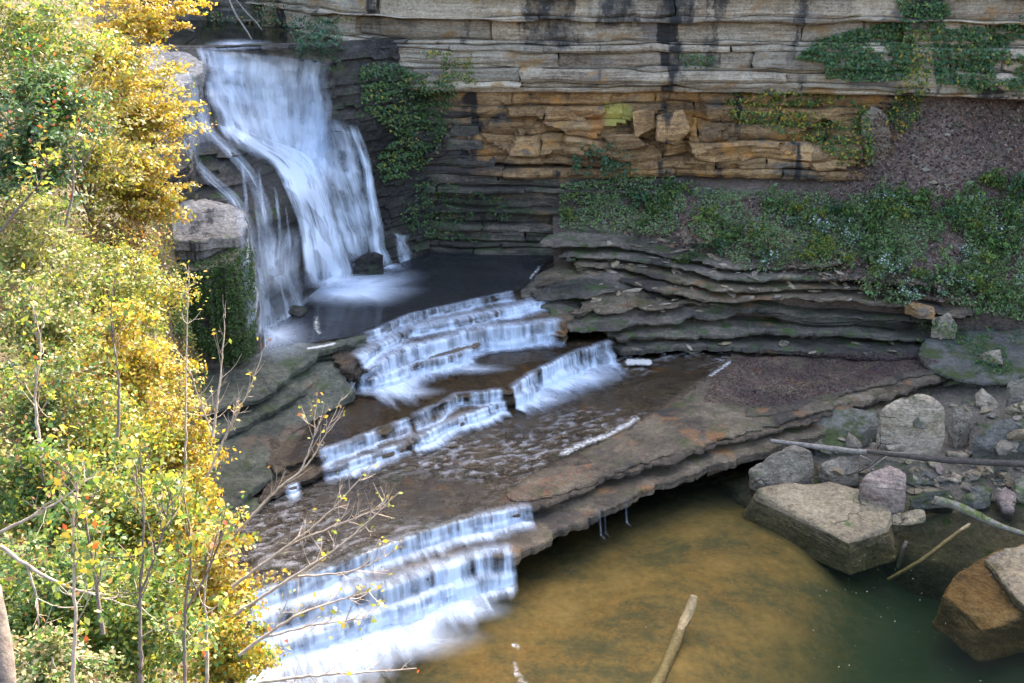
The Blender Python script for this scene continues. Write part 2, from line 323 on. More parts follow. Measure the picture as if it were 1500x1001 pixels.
def water_mat(name, tint, scale=3.0, strength=.25, rough=.04, aniso=(1, 1, 1), rot=0.0, opac=0.0, body=(.02, .03, .03), wdist=.03):
    m = NT(name); p = m.pos(); h = m.noise(m.vec(p, aniso, (0, 0, rot)), scale, 4, .55, .3); nn = m.bump(h, strength, wdist)
    t = m.n("ShaderNodeBsdfTransparent"); t.inputs[0].default_value = (*tint, 1)
    df = m.n("ShaderNodeBsdfDiffuse"); df.inputs[0].default_value = (*body, 1)
    a = m.n("ShaderNodeMixShader"); a.inputs[0].default_value = opac; m.l(t.outputs[0], a.inputs[1]); m.l(df.outputs[0], a.inputs[2])
    g = m.n("ShaderNodeBsdfGlossy"); g.inputs['Roughness'].default_value = rough; m.l(nn, g.inputs['Normal'])
    fr = m.n("ShaderNodeFresnel"); fr.inputs[0].default_value = 1.33; m.l(nn, fr.inputs['Normal'])
    x = m.n("ShaderNodeMixShader"); m.l(fr.outputs[0], x.inputs[0]); m.l(a.outputs[0], x.inputs[1]); m.l(g.outputs[0], x.inputs[2])
    m.l(x.outputs[0], m.out.inputs[0]); return m
wm = water_mat('green_brown_pool_water', (.92, .93, .84), 1.6, .35, .03, opac=.03, body=(.045, .085, .07))
va = wm.n("ShaderNodeVolumeAbsorption"); va.inputs[0].default_value = (.50, .52, .30, 1); va.inputs[1].default_value = .32; wm.l(va.outputs[0], wm.out.inputs[1])
M['pool'] = wm.m
M['upper'] = water_mat('dark_upper_pool_water', (.42, .45, .5), 1.4, .5, .06, opac=.35, body=(.06, .062, .066)).m
def crest_glint_mix(w):  # sky glints painted as pale diffuse colour along the ripple crests
    m = w; a = m.attr('crest_glint'); o = m.out.inputs[0].links[0].from_socket; d = m.n('ShaderNodeBsdfDiffuse'); d.inputs[0].default_value = (.42, .41, .42, 1); x = m.n('ShaderNodeMixShader'); m.l(m.math('MULTIPLY', a, .55), x.inputs[0]); m.l(o, x.inputs[1]); m.l(d.outputs[0], x.inputs[2]); m.l(x.outputs[0], m.out.inputs[0]); return m
M['tread'] = crest_glint_mix(water_mat('rippled_stream_water', (.82, .80, .74), 3.5, .5, .10, aniso=(1.0, 2.4, 1), rot=.45, wdist=.12)).m
M['calm'] = water_mat('calm_stream_water', (.75, .72, .66), 1.5, .25, .05).m

# ------------------------------------------------------------------ builders: rock slabs, walls, boulders
def inside(poly, X):
    x, y = X[:, 0], X[:, 1]; r = np.zeros(len(X), bool); n = len(poly); j = n - 1
    for i in range(n):
        xi, yi = poly[i]; xj, yj = poly[j]
        c = ((yi > y) != (yj > y)) & (x < (xj - xi) * (y - yi) / (yj - yi + 1e-12) + xi); r ^= c; j = i
    return r
def slab(name, pts, th, mat, label, seed=0, step=.13, rough=.2, amp=.05, strata=.2, under=0.0, ctrl=(), smooth=1, inner=.28, top_step=.05, parent=None, topmat=None, lip=None):
    """A bed of rock: outline at known heights, uneven top, layered and undercut sides."""
    C3 = np.array([Z(*p) for p in pts]); X3 = np.array([Z(*p) for p in ctrl]).reshape(-1, 3); K = np.vstack([C3, X3])
    O = resample(smoothline(C3, smooth, True), step, True)
    if (O[:, 0] * np.roll(O[:, 1], -1) - np.roll(O[:, 0], -1) * O[:, 1]).sum() < 0: O = O[::-1]
    def nrm(P):
        t = np.roll(P, -1, 0) - np.roll(P, 1, 0); N = np.stack([t[:, 1], -t[:, 0]], -1); return N / (np.linalg.norm(N, axis=1, keepdims=True) + 1e-9)
    N = nrm(O[:, :2])
    saw = .35 * fbm(xyz(O[:, 0] * .8, O[:, 1] * .8, seed * 3.1), 4, seed) + .8 * np.round(1.5 * vnoise(xyz(O[:, 0] * .9, O[:, 1] * .9, seed), seed + 5)) / 1.5 + .8 * np.round(1.5 * vnoise(xyz(O[:, 0] * 2.0, O[:, 1] * 2.0, seed), seed + 6)) / 1.5 + .35 * vnoise(xyz(O[:, 0] * 4, O[:, 1] * 4, seed), seed + 7)
    P2 = O[:, :2] + N * (rough * saw)[:, None]; N = nrm(P2)
    def zf(X):
        d2 = ((X[:, None, :] - K[None, :, :2]) ** 2).sum(-1) + .3; w = d2 ** -1.6
        z = (w * K[None, :, 2]).sum(1) / w.sum(1)
        n = fbm(xyz(X[:, 0] * .35, X[:, 1] * .9, seed * 1.7), 4, seed + 20)
        z = z + (amp + .02) * 1.8 * n + amp * .5 * fbm(xyz(X[:, 0] * 2.5, X[:, 1] * 2.5, seed), 3, seed + 9)
        if top_step: z = z + top_step * np.round(n * 3) / 3
        return z
    mn, mx = P2.min(0), P2.max(0); gx, gy = np.meshgrid(np.arange(mn[0], mx[0], inner), np.arange(mn[1], mx[1], inner))
    G = np.stack([gx.ravel(), gy.ravel()], -1); G += RNG.uniform(-.3, .3, G.shape) * inner
    In = P2 - N * step * .8                                                     # keep interior points off the rim
    G = G[inside(In, G)]
    pts2 = np.vstack([P2, G]); n = len(P2)
    v, e, f, ov, oe, of = delaunay_2d_cdt([Vector(p) for p in pts2], [(i, (i + 1) % n) for i in range(n)], [], 1, 1e-5)
    v = np.array([tuple(q) for q in v]); zt = zf(v); rim = np.zeros(len(v), bool)
    for i, o in enumerate(ov):
        if any(k < n for k in o): rim[i] = True
    V = [np.c_[v, zt - rim * .05]]; T = np.array([t for t in f if len(t) == 3]).reshape(-1, 3); Q = []
    # side walls
    z0 = zf(P2) - .05; rows = []; ns = max(1, int(round(th / strata))); depth = 0.0; base = len(v)
    rows.append((P2, z0)); rows.append((P2 + N * .05, z0 - .06))
    hs = np.random.default_rng(seed + 77).uniform(.6, 1.5, ns); hs = hs / hs.sum() * th
    if lip and ns > 1: hs[1:] *= (th - lip) / hs[1:].sum(); hs[0] = lip
    for k in range(ns):
        ins = -under * (k > 0) * (.7 + .3 * k / ns) - (.0 if k == 0 else .03 + .22 * random.random())
        a = ins + .09 * fbm(xyz(P2[:, 0] * 1.3, P2[:, 1] * 1.3, k * 7.7 + seed), 4, seed + k * 3)
        wob = .25 * hs[k] * vnoise(xyz(P2[:, 0] * .5, P2[:, 1] * .5, k * 3.3), seed + k)
        if k > 0: rows.append((P2 + N * (a - .02)[:, None], z0 - depth - .02 + 0 * wob)); rows.append((P2 + N * (a + .04)[:, None], z0 - depth - .05))
        depth += hs[k]
        rows.append((P2 + N * (a + .04)[:, None], z0 - depth + .04 + wob * .3)); rows.append((P2 + N * (a - .02)[:, None], z0 - depth + .015 + wob * .3))
        rows.append((P2 + N * (a - .34)[:, None], z0 - depth + .03 + wob * .3))
    R = np.vstack([np.c_[p, z] for p, z in rows]); m = len(rows); i = np.arange(m * n).reshape(m, n); j = np.roll(i, -1, 1)
    Q = np.stack([i[:-1], i[1:], j[1:], j[:-1]], -1).reshape(-1, 4) + base
    V.append(R)
    o = build(name, np.vstack(V), [Q, T], mat, parent, smooth=False, solid=True)
    if parent is None: tag(o, label, 'rock ledge', None, 'structure')
    return o
def block_wall(name, parent, frame, u0, u1, e0, e1, off, mat, seed, res=.17, rough=.14, facet=0.0, depth=1.0, gap=.012, micro=.07, edge=.13, fsc=(.42, .6)):
    """One block of a cliff: a patch of wall with weathered face, worn arrises and returns into the joint."""
    zm = float(np.mean(e1((u0 + u1) / 2) - e0((u0 + u1) / 2)))
    nu = max(4, int((u1 - u0) / res)); nz = max(4, int(zm / res) + 2); rs = np.random.default_rng(seed)
    s = np.linspace(0, 1, nu); t = np.linspace(0, 1, nz); S, T = np.meshgrid(s, t); slant = rs.uniform(-.25, .25)
    U = u0 + gap + S * (u1 - u0 - 2 * gap) + .10 * vnoise(xyz(T * 3, seed, 0), seed + 1) + slant * (T - .5) * zm * (1 - 2 * np.abs(S - .5)) 
    a, b = e0(U), e1(U); b = np.maximum(b, a + .10); Zz = a + .012 + T * (b - a - .03)
    d = off + rough * 1.9 * fbm(xyz(U * .45, seed * .37, Zz * .7), 4, 2) + micro * (np.round(2.2 * vnoise(xyz(U * .10, 0, Zz * 3.0), 3)) / 2.2) + micro * .6 * vnoise(xyz(U * .25, 0, Zz * 7.0), 4)
    d += .045 * fbm(xyz(U * 2.6, seed, Zz * 4), 3, seed + 7) + rs.uniform(-.12, .12) * (S - .5)
    if facet:
        c = np.stack([U * fsc[0] + .5 * vnoise(xyz(U * .4, 0, Zz * .6), 91), Zz * fsc[1] + .4 * vnoise(xyz(U * .4, 0, Zz * .6), 92)], -1); best = np.full(U.shape, 9.0); val = np.zeros(U.shape)
        for a_ in range(-1, 2):
            for b_ in range(-1, 2):
                ii = np.floor(c[..., 0]) + a_; jj = np.floor(c[..., 1]) + b_; kk = np.full_like(ii, 3)
                q0 = ii + hash3(ii, jj, kk, 1); q1 = jj + hash3(ii, jj, kk, 2)
                dd = np.hypot(c[..., 0] - q0, c[..., 1] - q1); h = hash3(ii, jj, kk, 4) - .5 + (hash3(ii, jj, kk, 5) - .5) * (c[..., 0] - q0) * 1.8 + (hash3(ii, jj, kk, 6) - .5) * (c[..., 1] - q1) * 1.6
                val = np.where(dd < best, h, val); best = np.minimum(dd, best)
        d += facet * val
    eu = np.minimum(S, 1 - S) * (u1 - u0); ez = np.minimum(T, 1 - T) * (b - a); le = edge * rs.uniform(.35, 1.5)
    d -= le * np.exp(-ez / (edge * .5)) + edge * rs.uniform(.1, .8) * np.exp(-eu / .05)
    P, N = frame(U); V = np.concatenate([P + N * d[..., None], Zz[..., None]], -1)
    ring = np.r_[np.arange(nu), np.arange(1, nz) * nu + nu - 1, (nz - 1) * nu + np.arange(nu - 2, -1, -1), np.arange(nz - 2, 0, -1) * nu]
    Vf = V.reshape(-1, 3); Nf = N.reshape(-1, 2); B = Vf[ring].copy(); B[:, :2] -= Nf[ring] * depth; k = len(Vf); r = np.arange(len(ring)); r2 = np.roll(r, -1)
    Q = np.vstack([gridf(nu, nz), np.stack([ring[r2], ring[r], k + r, k + r2], -1)])
    return build(name, np.vstack([Vf, B]), Q, mat, parent, smooth=False, solid=True)
def hull_rock(name, P, mat, seed=0, edge=.25, rough=.05, bevel=.12, parent=None):
    import bmesh
    bm = bmesh.new()
    for p in P: bm.verts.new(tuple(p))
    r = bmesh.ops.convex_hull(bm, input=bm.verts)
    bmesh.ops.delete(bm, geom=list({g for g in r['geom_interior'] + r['geom_unused'] if isinstance(g, bmesh.types.BMVert)}), context='VERTS')
    bmesh.ops.dissolve_limit(bm, angle_limit=.12, verts=bm.verts, edges=bm.edges)
    bmesh.ops.bevel(bm, geom=list(bm.edges), offset=bevel, segments=2, affect='EDGES', profile=.6, clamp_overlap=True)
    bmesh.ops.triangulate(bm, faces=bm.faces)
    for _ in range(5):
        L = [e for e in bm.edges if e.calc_length() > edge]
        if not L: break
        bmesh.ops.subdivide_edges(bm, edges=L, cuts=1); bmesh.ops.triangulate(bm, faces=[f for f in bm.faces if len(f.verts) > 3])
    bm.normal_update(); co = np.array([v.co[:] for v in bm.verts]); no = np.array([v.normal[:] for v in bm.verts])
    h = fbm(co * .9 + seed * 5.1, 4, seed) * 1.7 + .5 * np.round(2 * vnoise(co * np.array([.8, .8, 2.4]) + seed, seed + 3)) / 2 + .35 * fbm(co * 4 + seed, 3, seed + 8)
    co = co + no * (rough * h)[:, None]
    bm.verts.index_update(); F = np.array([[v.index for v in f.verts] for f in bm.faces]); bm.free()
    return co, F

# ------------------------------------------------------------------ THE PLACE: far cliff
cl = smoothline(np.array([(-62, 88), (-36, 82), (-20, 79), (-13.5, 74), (-10.2, 69), (-6, 66.6), (2, 66), (12, 66.3), (20, 65.6), (28, 64.2), (36, 60.5), (50, 52), (60, 40)], float), 3)
cl = resample(cl, .5); cu = np.r_[0, np.cumsum(np.linalg.norm(np.diff(cl, axis=0), axis=1))]
ct = np.gradient(cl, axis=0); ct /= np.linalg.norm(ct, axis=1, keepdims=True); cn = np.stack([ct[:, 1], -ct[:, 0]], -1)
def cframe(U):
    P = np.stack([np.interp(U, cu, cl[:, 0]), np.interp(U, cu, cl[:, 1])], -1); N = np.stack([np.interp(U, cu, cn[:, 0]), np.interp(U, cu, cn[:, 1])], -1)
    return P, N / np.linalg.norm(N, axis=-1, keepdims=True)
def u_at(x): return float(np.interp(x, cl[:, 0], cu))
cliff = empty('cliff', (0, 66, 4)); tag(cliff, 'tall layered sandstone cliff closing the gorge behind the waterfall', 'cliff', None, 'structure')
# the mass behind the joints, up to the rim, and the plateau
U = np.linspace(0, cu[-1], 160); P, N = cframe(U); zz = [3.0, 9.2, 9.25, 14.3, 14.35, 32.2]; oo = [-.9, -.9, -1.3, -1.3, -.7, -.9]
V = np.vstack([np.c_[P + N * o, np.full(len(P), z)] for z, o in zip(zz, oo)] + [np.c_[P - N * 60, np.full(len(P), 32.6)]])
build('cliff_core', V, gridf(160, 7), M['dark'], cliff, smooth=False, solid=True)
def rowfill(z0, z1, x0, x1, lmin, lmax, off, jit, mat, seed, k0=None, wav=.0, **kw):
    """One bed of the cliff, cut by joints into blocks; its lower and upper faces wander along the wall."""
    r = np.random.default_rng(seed); u = u_at(x0) - r.uniform(0, lmax * .5); ue = u_at(x1); k = 0; key = k0 if k0 is not None else seed
    def edge(z, q): return lambda U: z + wav * fbm(xyz(np.asarray(U) * .13, q * 5.7, 0), 3, 70 + int(q)) + wav * .35 * vnoise(xyz(np.asarray(U) * .7, q * 3.1, 0), 71)
    while u < ue:
        L = r.uniform(lmin, lmax) * r.choice([.45, 1, 1, 1.3]); o = off + r.uniform(-jit, jit)
        block_wall('rock_block', cliff, cframe, u, u + L, edge(z0, key), edge(z1, key + 1), o, mat, seed * 31 + k, **kw); u += L; k += 1
# upper pale beds
zb = [14.35, 14.62, 14.85, 15.7, 15.9, 16.75, 17.2, 17.4, 18.45, 18.65, 19.9, 20.95]
of = [.55, .85, 1.0, .72, .85, 1.1, .75, .62, 1.35, 1.1, 1.5]
for k in range(11): rowfill(zb[k], zb[k + 1], -13, 37, 3.5, 13, of[k], [.1, .28, .16][k % 3], M['cliff'], 100 + k, k0=10 + k, wav=.26 if k else .12, rough=.2)
# the pale pillar and the angular ochre blocks that stand out of the recess
for q, (pl, y0, y1, mm) in enumerate([([(1264, 172), (1278, 158), (1300, 168), (1303, 225), (1290, 246), (1266, 240)], 64.4, 66, 'cliff'), ([(962, 170), (1000, 162), (1012, 190), (990, 215), (962, 205)], 64.9, 66, 'orange'), ([(926, 165), (955, 158), (962, 185), (930, 205)], 65.2, 66, 'orange'), ([(884, 200), (930, 196), (950, 215), (900, 222)], 64.8, 66, 'orange')]):
    r = np.random.default_rng(q); P = np.array([Y(a, b, y0 + r.uniform(-.2, .3)) for a, b in pl] + [Y(a, b, y1 + .8) for a, b in pl]); co, F = hull_rock('rock_block', P, M[mm], q + 60, .16, .10, .08)
    build('rock_block', co, F, M[mm], cliff, smooth=False, solid=True)
for k, (a, b) in enumerate([(20.9, 22.8), (22.8, 24.8), (24.8, 27.0), (27.0, 29.4), (29.4, 32.0)]): rowfill(a, b, -40, 52, 6, 12, 1.0 - .1 * k, .4, M['cliff'], 200 + k, res=.6, rough=.3, wav=.3, k0=90 + k)  # unseen top beds, carried this high so the cliff shades the pool
for k, (a, b) in enumerate([(14.35, 16.6), (16.6, 18.2), (18.2, 20.6)]): rowfill(a, b, -42, -15, 4, 8, .5, .4, M['dark'], 220 + k, res=.3, rough=.25, wav=.3, k0=100 + k)
for k, (a, b) in enumerate([(8, 14.3), (14.35, 17.0), (17.0, 20.6)]): rowfill(a, b, 37.5, 52, 4, 8, .8, .3, M['cliff'], 230 + k, res=.5, rough=.2)
# recessed ochre beds
zb = [9.2, 9.75, 10.5, 11.6, 12.7, 13.4, 14.32]; of = [.55, .45, .5, .25, .05, -.2]
for k in range(6):
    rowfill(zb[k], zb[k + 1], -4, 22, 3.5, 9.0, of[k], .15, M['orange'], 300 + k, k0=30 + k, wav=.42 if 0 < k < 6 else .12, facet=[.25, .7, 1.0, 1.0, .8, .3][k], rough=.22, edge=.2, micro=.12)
zb = [9.2, 9.75, 10.2, 10.9, 11.4, 12.2, 12.8, 13.5, 14.32]; of = [.4, .5, .2, .3, .1, .2, -.05, -.2]
for k in range(8): rowfill(zb[k], zb[k + 1], -13, -4.8, 2.5, 6.0, of[k] - .1, .2, M['dark'], 330 + k, k0=50 + k, wav=.2, rough=.22)
# dark foot beds
zb = [3.6, 4.5, 4.95, 5.3, 5.9, 6.35, 7.0, 7.4, 8.2, 8.6, 9.2]; of = [1.9, 1.6, 1.5, 1.05, 1.15, .55, .85, .35, .7, .3]
for k in range(10): rowfill(zb[k], zb[k + 1], -12, 9, 3.5, 9, of[k], .22, M['dark'], 400 + k, k0=70 + k, wav=.22, rough=.2)
# the cliff's high rim behind the river, and an unseen ground sheet far below, added to stop light leaks
g = np.array([(-300, -200, -8), (300, -200, -8), (300, 400, -8), (-300, 400, -8)], float)
tag(build('ground', g, np.array([[0, 1, 2, 3]]), M['soil']), 'unseen ground sheet added beneath rock and water', 'ground', None, 'structure')

# ------------------------------------------------------------------ rock face under the waterfall
fc = [(290, 72, 62.5), (340, 74, 62.8), (400, 80, 63), (480, 90, 63.6), (480, 170, 62.4), (522, 186, 62.6), (545, 300, 62.4), (580, 392, 62.2), (600, 250, 65.5), (600, 120, 66), (620, 380, 64), (520, 420, 59.6), (470, 425, 58),
      (440, 240, 61.9), (400, 190, 61.6), (340, 180, 60.4), (300, 190, 57.8), (350, 215, 57.4), (415, 300, 56.6), (360, 300, 55), (400, 340, 55.2), (370, 330, 54), (400, 480, 52.2), (420, 400, 54.0), (450, 420, 56.4),
      (270, 200, 57), (250, 290, 55), (300, 320, 54), (250, 110, 61), (200, 120, 61), (200, 300, 54), (350, 500, 51.4), (300, 520, 50.5), (500, 330, 60.8), (450, 330, 58.6), (250, 420, 52)]
FP = np.array([Y(*c) for c in fc]); ff = TPS(FP[:, [0, 2]], FP[:, 1], 2e-3)
xs = np.arange(-22, -5.0, .14); zs = np.arange(3.2, 17.35, .14); X, ZZ = np.meshgrid(xs, zs); D = ff(np.stack([X, ZZ], -1))
w_ = ZZ / .62 + 1.3 * fbm(xyz(X * .22, 0, ZZ * .12), 3, 3); lay = np.floor(w_); fr_ = w_ - lay
cell = np.floor(X / 2.6 + hash3(lay, lay, lay, 5) * 3 + .5 * vnoise(xyz(X * .6, 0, ZZ * .6), 9))
D = D - .30 * (hash3(lay, cell, lay, 8) - .5) - .22 * (1 - fr_) ** 2 + .2 + .75 * fbm(xyz(X * .5, 0, ZZ * .6), 5, 31) + .35 * np.abs(fbm(xyz(X * 1.1, 2, ZZ * 1.1), 3, 33)) + .16 * fbm(xyz(X * 2.2, 0, ZZ * 2.2), 3, 37)
V = np.stack([X, D, ZZ], -1).reshape(-1, 3); ne = len(xs)
back = V[-ne:].copy(); back2 = back.copy(); back2[:, 1] += 3.0; back2[:, 2] -= .5
lip = V[-ne:].copy(); lip[:, 1] += .6; lip[:, 2] += .02
V = np.vstack([V, lip, back2]); n0 = len(xs) * len(zs)
Q = np.vstack([gridf(ne, len(zs)), np.stack([np.arange(ne - 1) + n0 - ne, np.arange(1, ne) + n0 - ne, np.arange(1, ne) + n0, np.arange(ne - 1) + n0], -1), gridf(ne, 2, n0)])
tag(build('waterfall_rock', V, Q, M['black'], smooth=False, solid=True), 'dark stepped rock face under the tall waterfall', 'rock face', None, 'structure')

# ------------------------------------------------------------------ terraces of the stream bed
slab('rock_ledge', [(420, 512, 4.5), (533, 491, 4.5), (600, 462, 4.5), (680, 444, 4.5), (748, 429, 4.5), (790, 406, 4.5), (860, 390, 4.5), (880, 365, 4.5), (700, 350, 4.5), (560, 350, 4.5), (380, 430, 4.5), (250, 500, 4.5), (300, 525, 4.5)], .55, M['wet'], 'flat dark bed of the upper pool ending at the topmost weir', 1, inner=.6, strata=.25)
slab('rock_ledge', [(505, 546, 4.2), (540, 514, 4.2), (600, 484, 4.2), (655, 474, 4.2), (709, 463, 4.2), (771, 448, 4.2), (822, 436, 4.25), (860, 420, 4.3), (850, 400, 4.3), (700, 430, 4.2), (540, 480, 4.2), (480, 510, 4.2)], .5, M['wet'], 'second step of the cascade below the upper pool', 2, strata=.2)
slab('rock_ledge', [(512, 550, 3.75), (545, 537, 3.85), (600, 509, 3.9), (650, 499, 3.9), (684, 486, 3.9), (748, 479, 3.9), (812, 471, 3.9), (828, 478, 3.9), (850, 450, 3.9), (700, 455, 3.9), (540, 500, 3.9), (480, 535, 3.8)], 1.3, M['wet'], 'third step of the cascade carrying its tallest curtain', 3, strata=.2, under=.25)
slab('rock_ledge', [(536, 560, 3.32), (575, 546, 3.36), (610, 532, 3.38), (650, 525, 3.4), (692, 512, 3.4), (706, 500, 3.4), (660, 495, 3.4), (600, 505, 3.38), (540, 530, 3.35)], .55, M['wet'], 'narrow middle plate under the tallest curtain of the cascade', 36, strata=.15, rough=.25, under=.1)
slab('rock_ledge', [(470, 918, .62), (520, 908, .62), (580, 892, .62), (640, 868, .62), (668, 856, .62), (640, 845, .62), (560, 870, .62), (470, 890, .62)], .7, M['wet'], 'low plate under the left half of the lowest curtain', 37, strata=.2, rough=.3, under=.1)
slab('rock_ledge', [(470, 838, 1.45), (530, 822, 1.45), (600, 798, 1.46), (660, 780, 1.46), (690, 768, 1.46), (660, 760, 1.46), (540, 800, 1.45), (460, 825, 1.45)], .3, M['wet'], 'thin plate below the outer edge of the wide terrace', 38, strata=.12, rough=.25, under=.05)
slab('rock_ledge', [(400, 692, 2.6), (419, 679, 2.65), (469, 661, 2.75), (534, 639, 2.8), (600, 613, 2.8), (666, 581, 2.8), (722, 574, 2.8), (745, 571, 2.8), (758, 561, 2.8), (788, 543, 2.8), (850, 516, 2.8), (890, 502, 2.8), (906, 500, 2.8), (900, 475, 2.8), (830, 474, 2.8), (740, 480, 2.8), (600, 500, 2.8), (500, 530, 2.8), (430, 600, 2.8), (390, 650, 2.7)], 1.2, M['wet'], 'broad fourth step of the cascade under dark shallow water', 4, strata=.18, under=.1)
slab('rock_ledge', [(380, 737, 2.1), (397, 723, 2.15), (436, 707, 2.2), (480, 687, 2.25), (520, 675, 2.25), (603, 649, 2.25), (640, 627, 2.25), (700, 602, 2.25), (742, 588, 2.25), (760, 575, 2.25), (740, 555, 2.25), (640, 590, 2.25), (480, 650, 2.2), (390, 690, 2.1)], .7, M['wet'], 'narrow rock step between two lines of small falls', 5, strata=.18, rough=.22)
slab('rock_ledge', [(350, 874, 1.7), (440, 847, 1.72), (498, 826, 1.75), (550, 805, 1.75), (607, 785, 1.75), (700, 757, 1.75), (790, 742, 1.75), (870, 707, 1.75), (960, 677, 1.75), (1040, 652, 1.75), (1190, 612, 1.78), (1290, 582, 1.85), (1400, 552, 1.95), (1440, 535, 2.0), (1340, 500, 1.85), (1050, 500, 1.8), (905, 495, 1.8), (750, 545, 1.8), (500, 660, 1.8), (380, 715, 1.75), (310, 780, 1.75)], .75, M['wet'], 'wide gently sloping rock terrace under rippled water', 6, strata=.2, under=1.3, lip=.2, inner=.45)
slab('rock_ledge', [(828, 670, 1.84), (900, 636, 1.86), (950, 610, 1.88), (1030, 560, 1.9), (1075, 524, 1.9), (1330, 512, 2.0), (1412, 533, 2.05), (1397, 549, 2.05), (1290, 575, 1.95), (1190, 604, 1.95), (1040, 644, 1.92), (960, 669, 1.9), (870, 700, 1.88), (790, 735, 1.84), (735, 726, 1.82), (765, 692, 1.82)], .32, M['ledge'], 'dry brown slab along the outer side of the wide terrace', 7, strata=.16, amp=.035, inner=.3)
slab('rock_ledge', [(1130, 606, 2.08), (1180, 592, 2.1), (1290, 562, 2.14), (1395, 538, 2.2), (1340, 522, 2.2), (1230, 552, 2.12), (1150, 580, 2.08), (1080, 605, 2.06)], .22, M['ledge'], 'thin raised sheet of rock near the right end of the terrace', 8, strata=.12, amp=.03, inner=.3)
slab('rock_ledge', [(370, 898, 1.1), (440, 882, 1.12), (491, 867, 1.15), (566, 862, 1.15), (641, 835, 1.15), (700, 816, 1.15), (755, 810, 1.15), (800, 787, 1.15), (880, 747, 1.15), (960, 707, 1.15), (1030, 682, 1.16), (1100, 662, 1.2), (1200, 632, 1.25), (1290, 602, 1.3), (1380, 572, 1.4), (1400, 545, 1.4), (1190, 590, 1.2), (900, 680, 1.15), (700, 740, 1.15), (500, 812, 1.15), (370, 850, 1.1)], 1.5, M['ledge'], 'lowest long ledge overhanging the brown pool', 9, strata=.3, under=1.3, amp=.04, lip=.42)
slab('rock_ledge', [(290, 990, .5), (380, 955, .5), (450, 930, .5), (520, 908, .5), (562, 896, .5), (580, 875, .5), (560, 840, .5), (400, 870, .5), (290, 920, .5)], 1.2, M['wet'], 'foaming rock step at the foot of the lowest falls', 10, strata=.25)
# left bank beds
slab('rock_ledge', [(372, 510, 4.78), (440, 502, 4.78), (535, 489, 4.74), (535, 495, 4.7), (500, 503, 4.66), (468, 511, 4.62), (461, 524, 4.5), (415, 551, 4.25), (395, 577, 4.0), (312, 597, 4.0), (230, 605, 4.2), (230, 500, 4.9)], .5, M['green'], 'grey green rock lip holding back the upper pool', 11, rough=.12, under=.6, lip=.3, inner=.28, strata=.25)
slab('rock_ledge', [(533, 509, 4.22), (484, 540, 3.95), (454, 561, 3.75), (415, 594, 3.45), (362, 618, 3.25), (280, 652, 3.1), (220, 655, 3.2), (230, 560, 3.9), (400, 535, 4.15), (535, 488, 4.3)], .55, M['green'], 'second tilted grey green bed left of the cascade', 12, rough=.12, under=.7, lip=.3, inner=.28, strata=.28)
slab('rock_ledge', [(507, 557, 3.75), (521, 574, 3.3), (481, 597, 3.1), (440, 624, 2.9), (415, 645, 2.72), (402, 666, 2.6), (330, 705, 2.4), (240, 725, 2.4), (240, 610, 3.0), (400, 570, 3.45), (470, 543, 3.85), (500, 538, 3.85)], .9, M['green'], 'rounded olive grey bed beside the small left fall', 13, rough=.1, under=.6, lip=.5, inner=.28, strata=.4)
slab('rock_ledge', [(468, 622, 2.8), (430, 662, 2.6), (392, 704, 2.35), (330, 750, 2.15), (230, 775, 2.1), (230, 680, 2.4), (400, 640, 2.8)], .9, M['green'], 'lowest dark bed on the left bank of the cascade', 14, rough=.12, under=.7, lip=.35, inner=.3, strata=.3)
slab('rock_ledge', [(400, 725, 2.0), (360, 765, 1.9), (300, 800, 1.9), (200, 830, 1.9), (200, 740, 2.0), (330, 720, 2.1)], 1.0, M['green'], 'shadowed rock shelf under the leaning twigs', 15, rough=.12, under=.7, lip=.3, inner=.4, strata=.3)
# right bank beds
slab('rock_ledge', [(893, 512, 2.45), (960, 508, 2.4), (1050, 506, 2.4), (1130, 509, 2.4), (1215, 515, 2.35), (1330, 522, 2.3), (1400, 512, 2.4), (1440, 470, 2.6), (1050, 465, 2.6), (895, 470, 2.6)], .6, M['dark'], 'bottom bed of the dark layered bank behind the terrace', 21, strata=.2, under=.4, lip=.3)
slab('rock_ledge', [(890, 497, 2.95), (950, 491, 2.95), (1050, 487, 3.0), (1215, 487, 3.0), (1330, 496, 2.9), (1410, 486, 3.0), (1420, 455, 3.2), (1050, 455, 3.2), (890, 462, 3.2)], .5, M['dark'], 'second bed of the dark layered bank behind the terrace', 22, strata=.17, under=.5, lip=.22)
slab('rock_ledge', [(812, 477, 3.6), (850, 481, 3.5), (897, 479, 3.5), (963, 470, 3.58), (1050, 463, 3.62), (1215, 461, 3.62), (1335, 468, 3.6), (1420, 458, 3.9), (1430, 425, 4.8), (1050, 422, 4.75), (900, 398, 4.95), (850, 380, 4.9), (796, 396, 4.72), (752, 427, 4.6), (800, 445, 4.3)], .42, M['dark'], 'sloping brown bench right of the topmost weir', 23, strata=.14, under=1.1, amp=.03, lip=.2)
slab('rock_ledge', [(775, 420, 4.62), (830, 408, 4.8), (870, 398, 4.9), (930, 392, 5.0), (900, 385, 5.05), (840, 380, 5.0), (800, 392, 4.8)], .25, M['ledge'], 'thin pale edged slab beside the right end of the upper pool', 24, strata=.12, amp=.02, rough=.1)
slab('rock_ledge', [(830, 462, 3.95), (890, 455, 4.0), (960, 452, 4.0), (1040, 450, 4.1), (1030, 436, 4.5), (930, 420, 4.75), (880, 418, 4.75), (850, 440, 4.3)], .16, M['ledge'], 'thin broken plate lying on the sloping brown bench', 34, strata=.1, under=.1, rough=.3, lip=.1)
slab('rock_ledge', [(800, 440, 4.55), (850, 432, 4.6), (905, 424, 4.75), (880, 408, 4.95), (810, 412, 4.8), (770, 426, 4.7)], .18, M['dark'], 'dark plate beside the right end of the topmost weir', 35, strata=.1, under=.15, rough=.3, lip=.1)
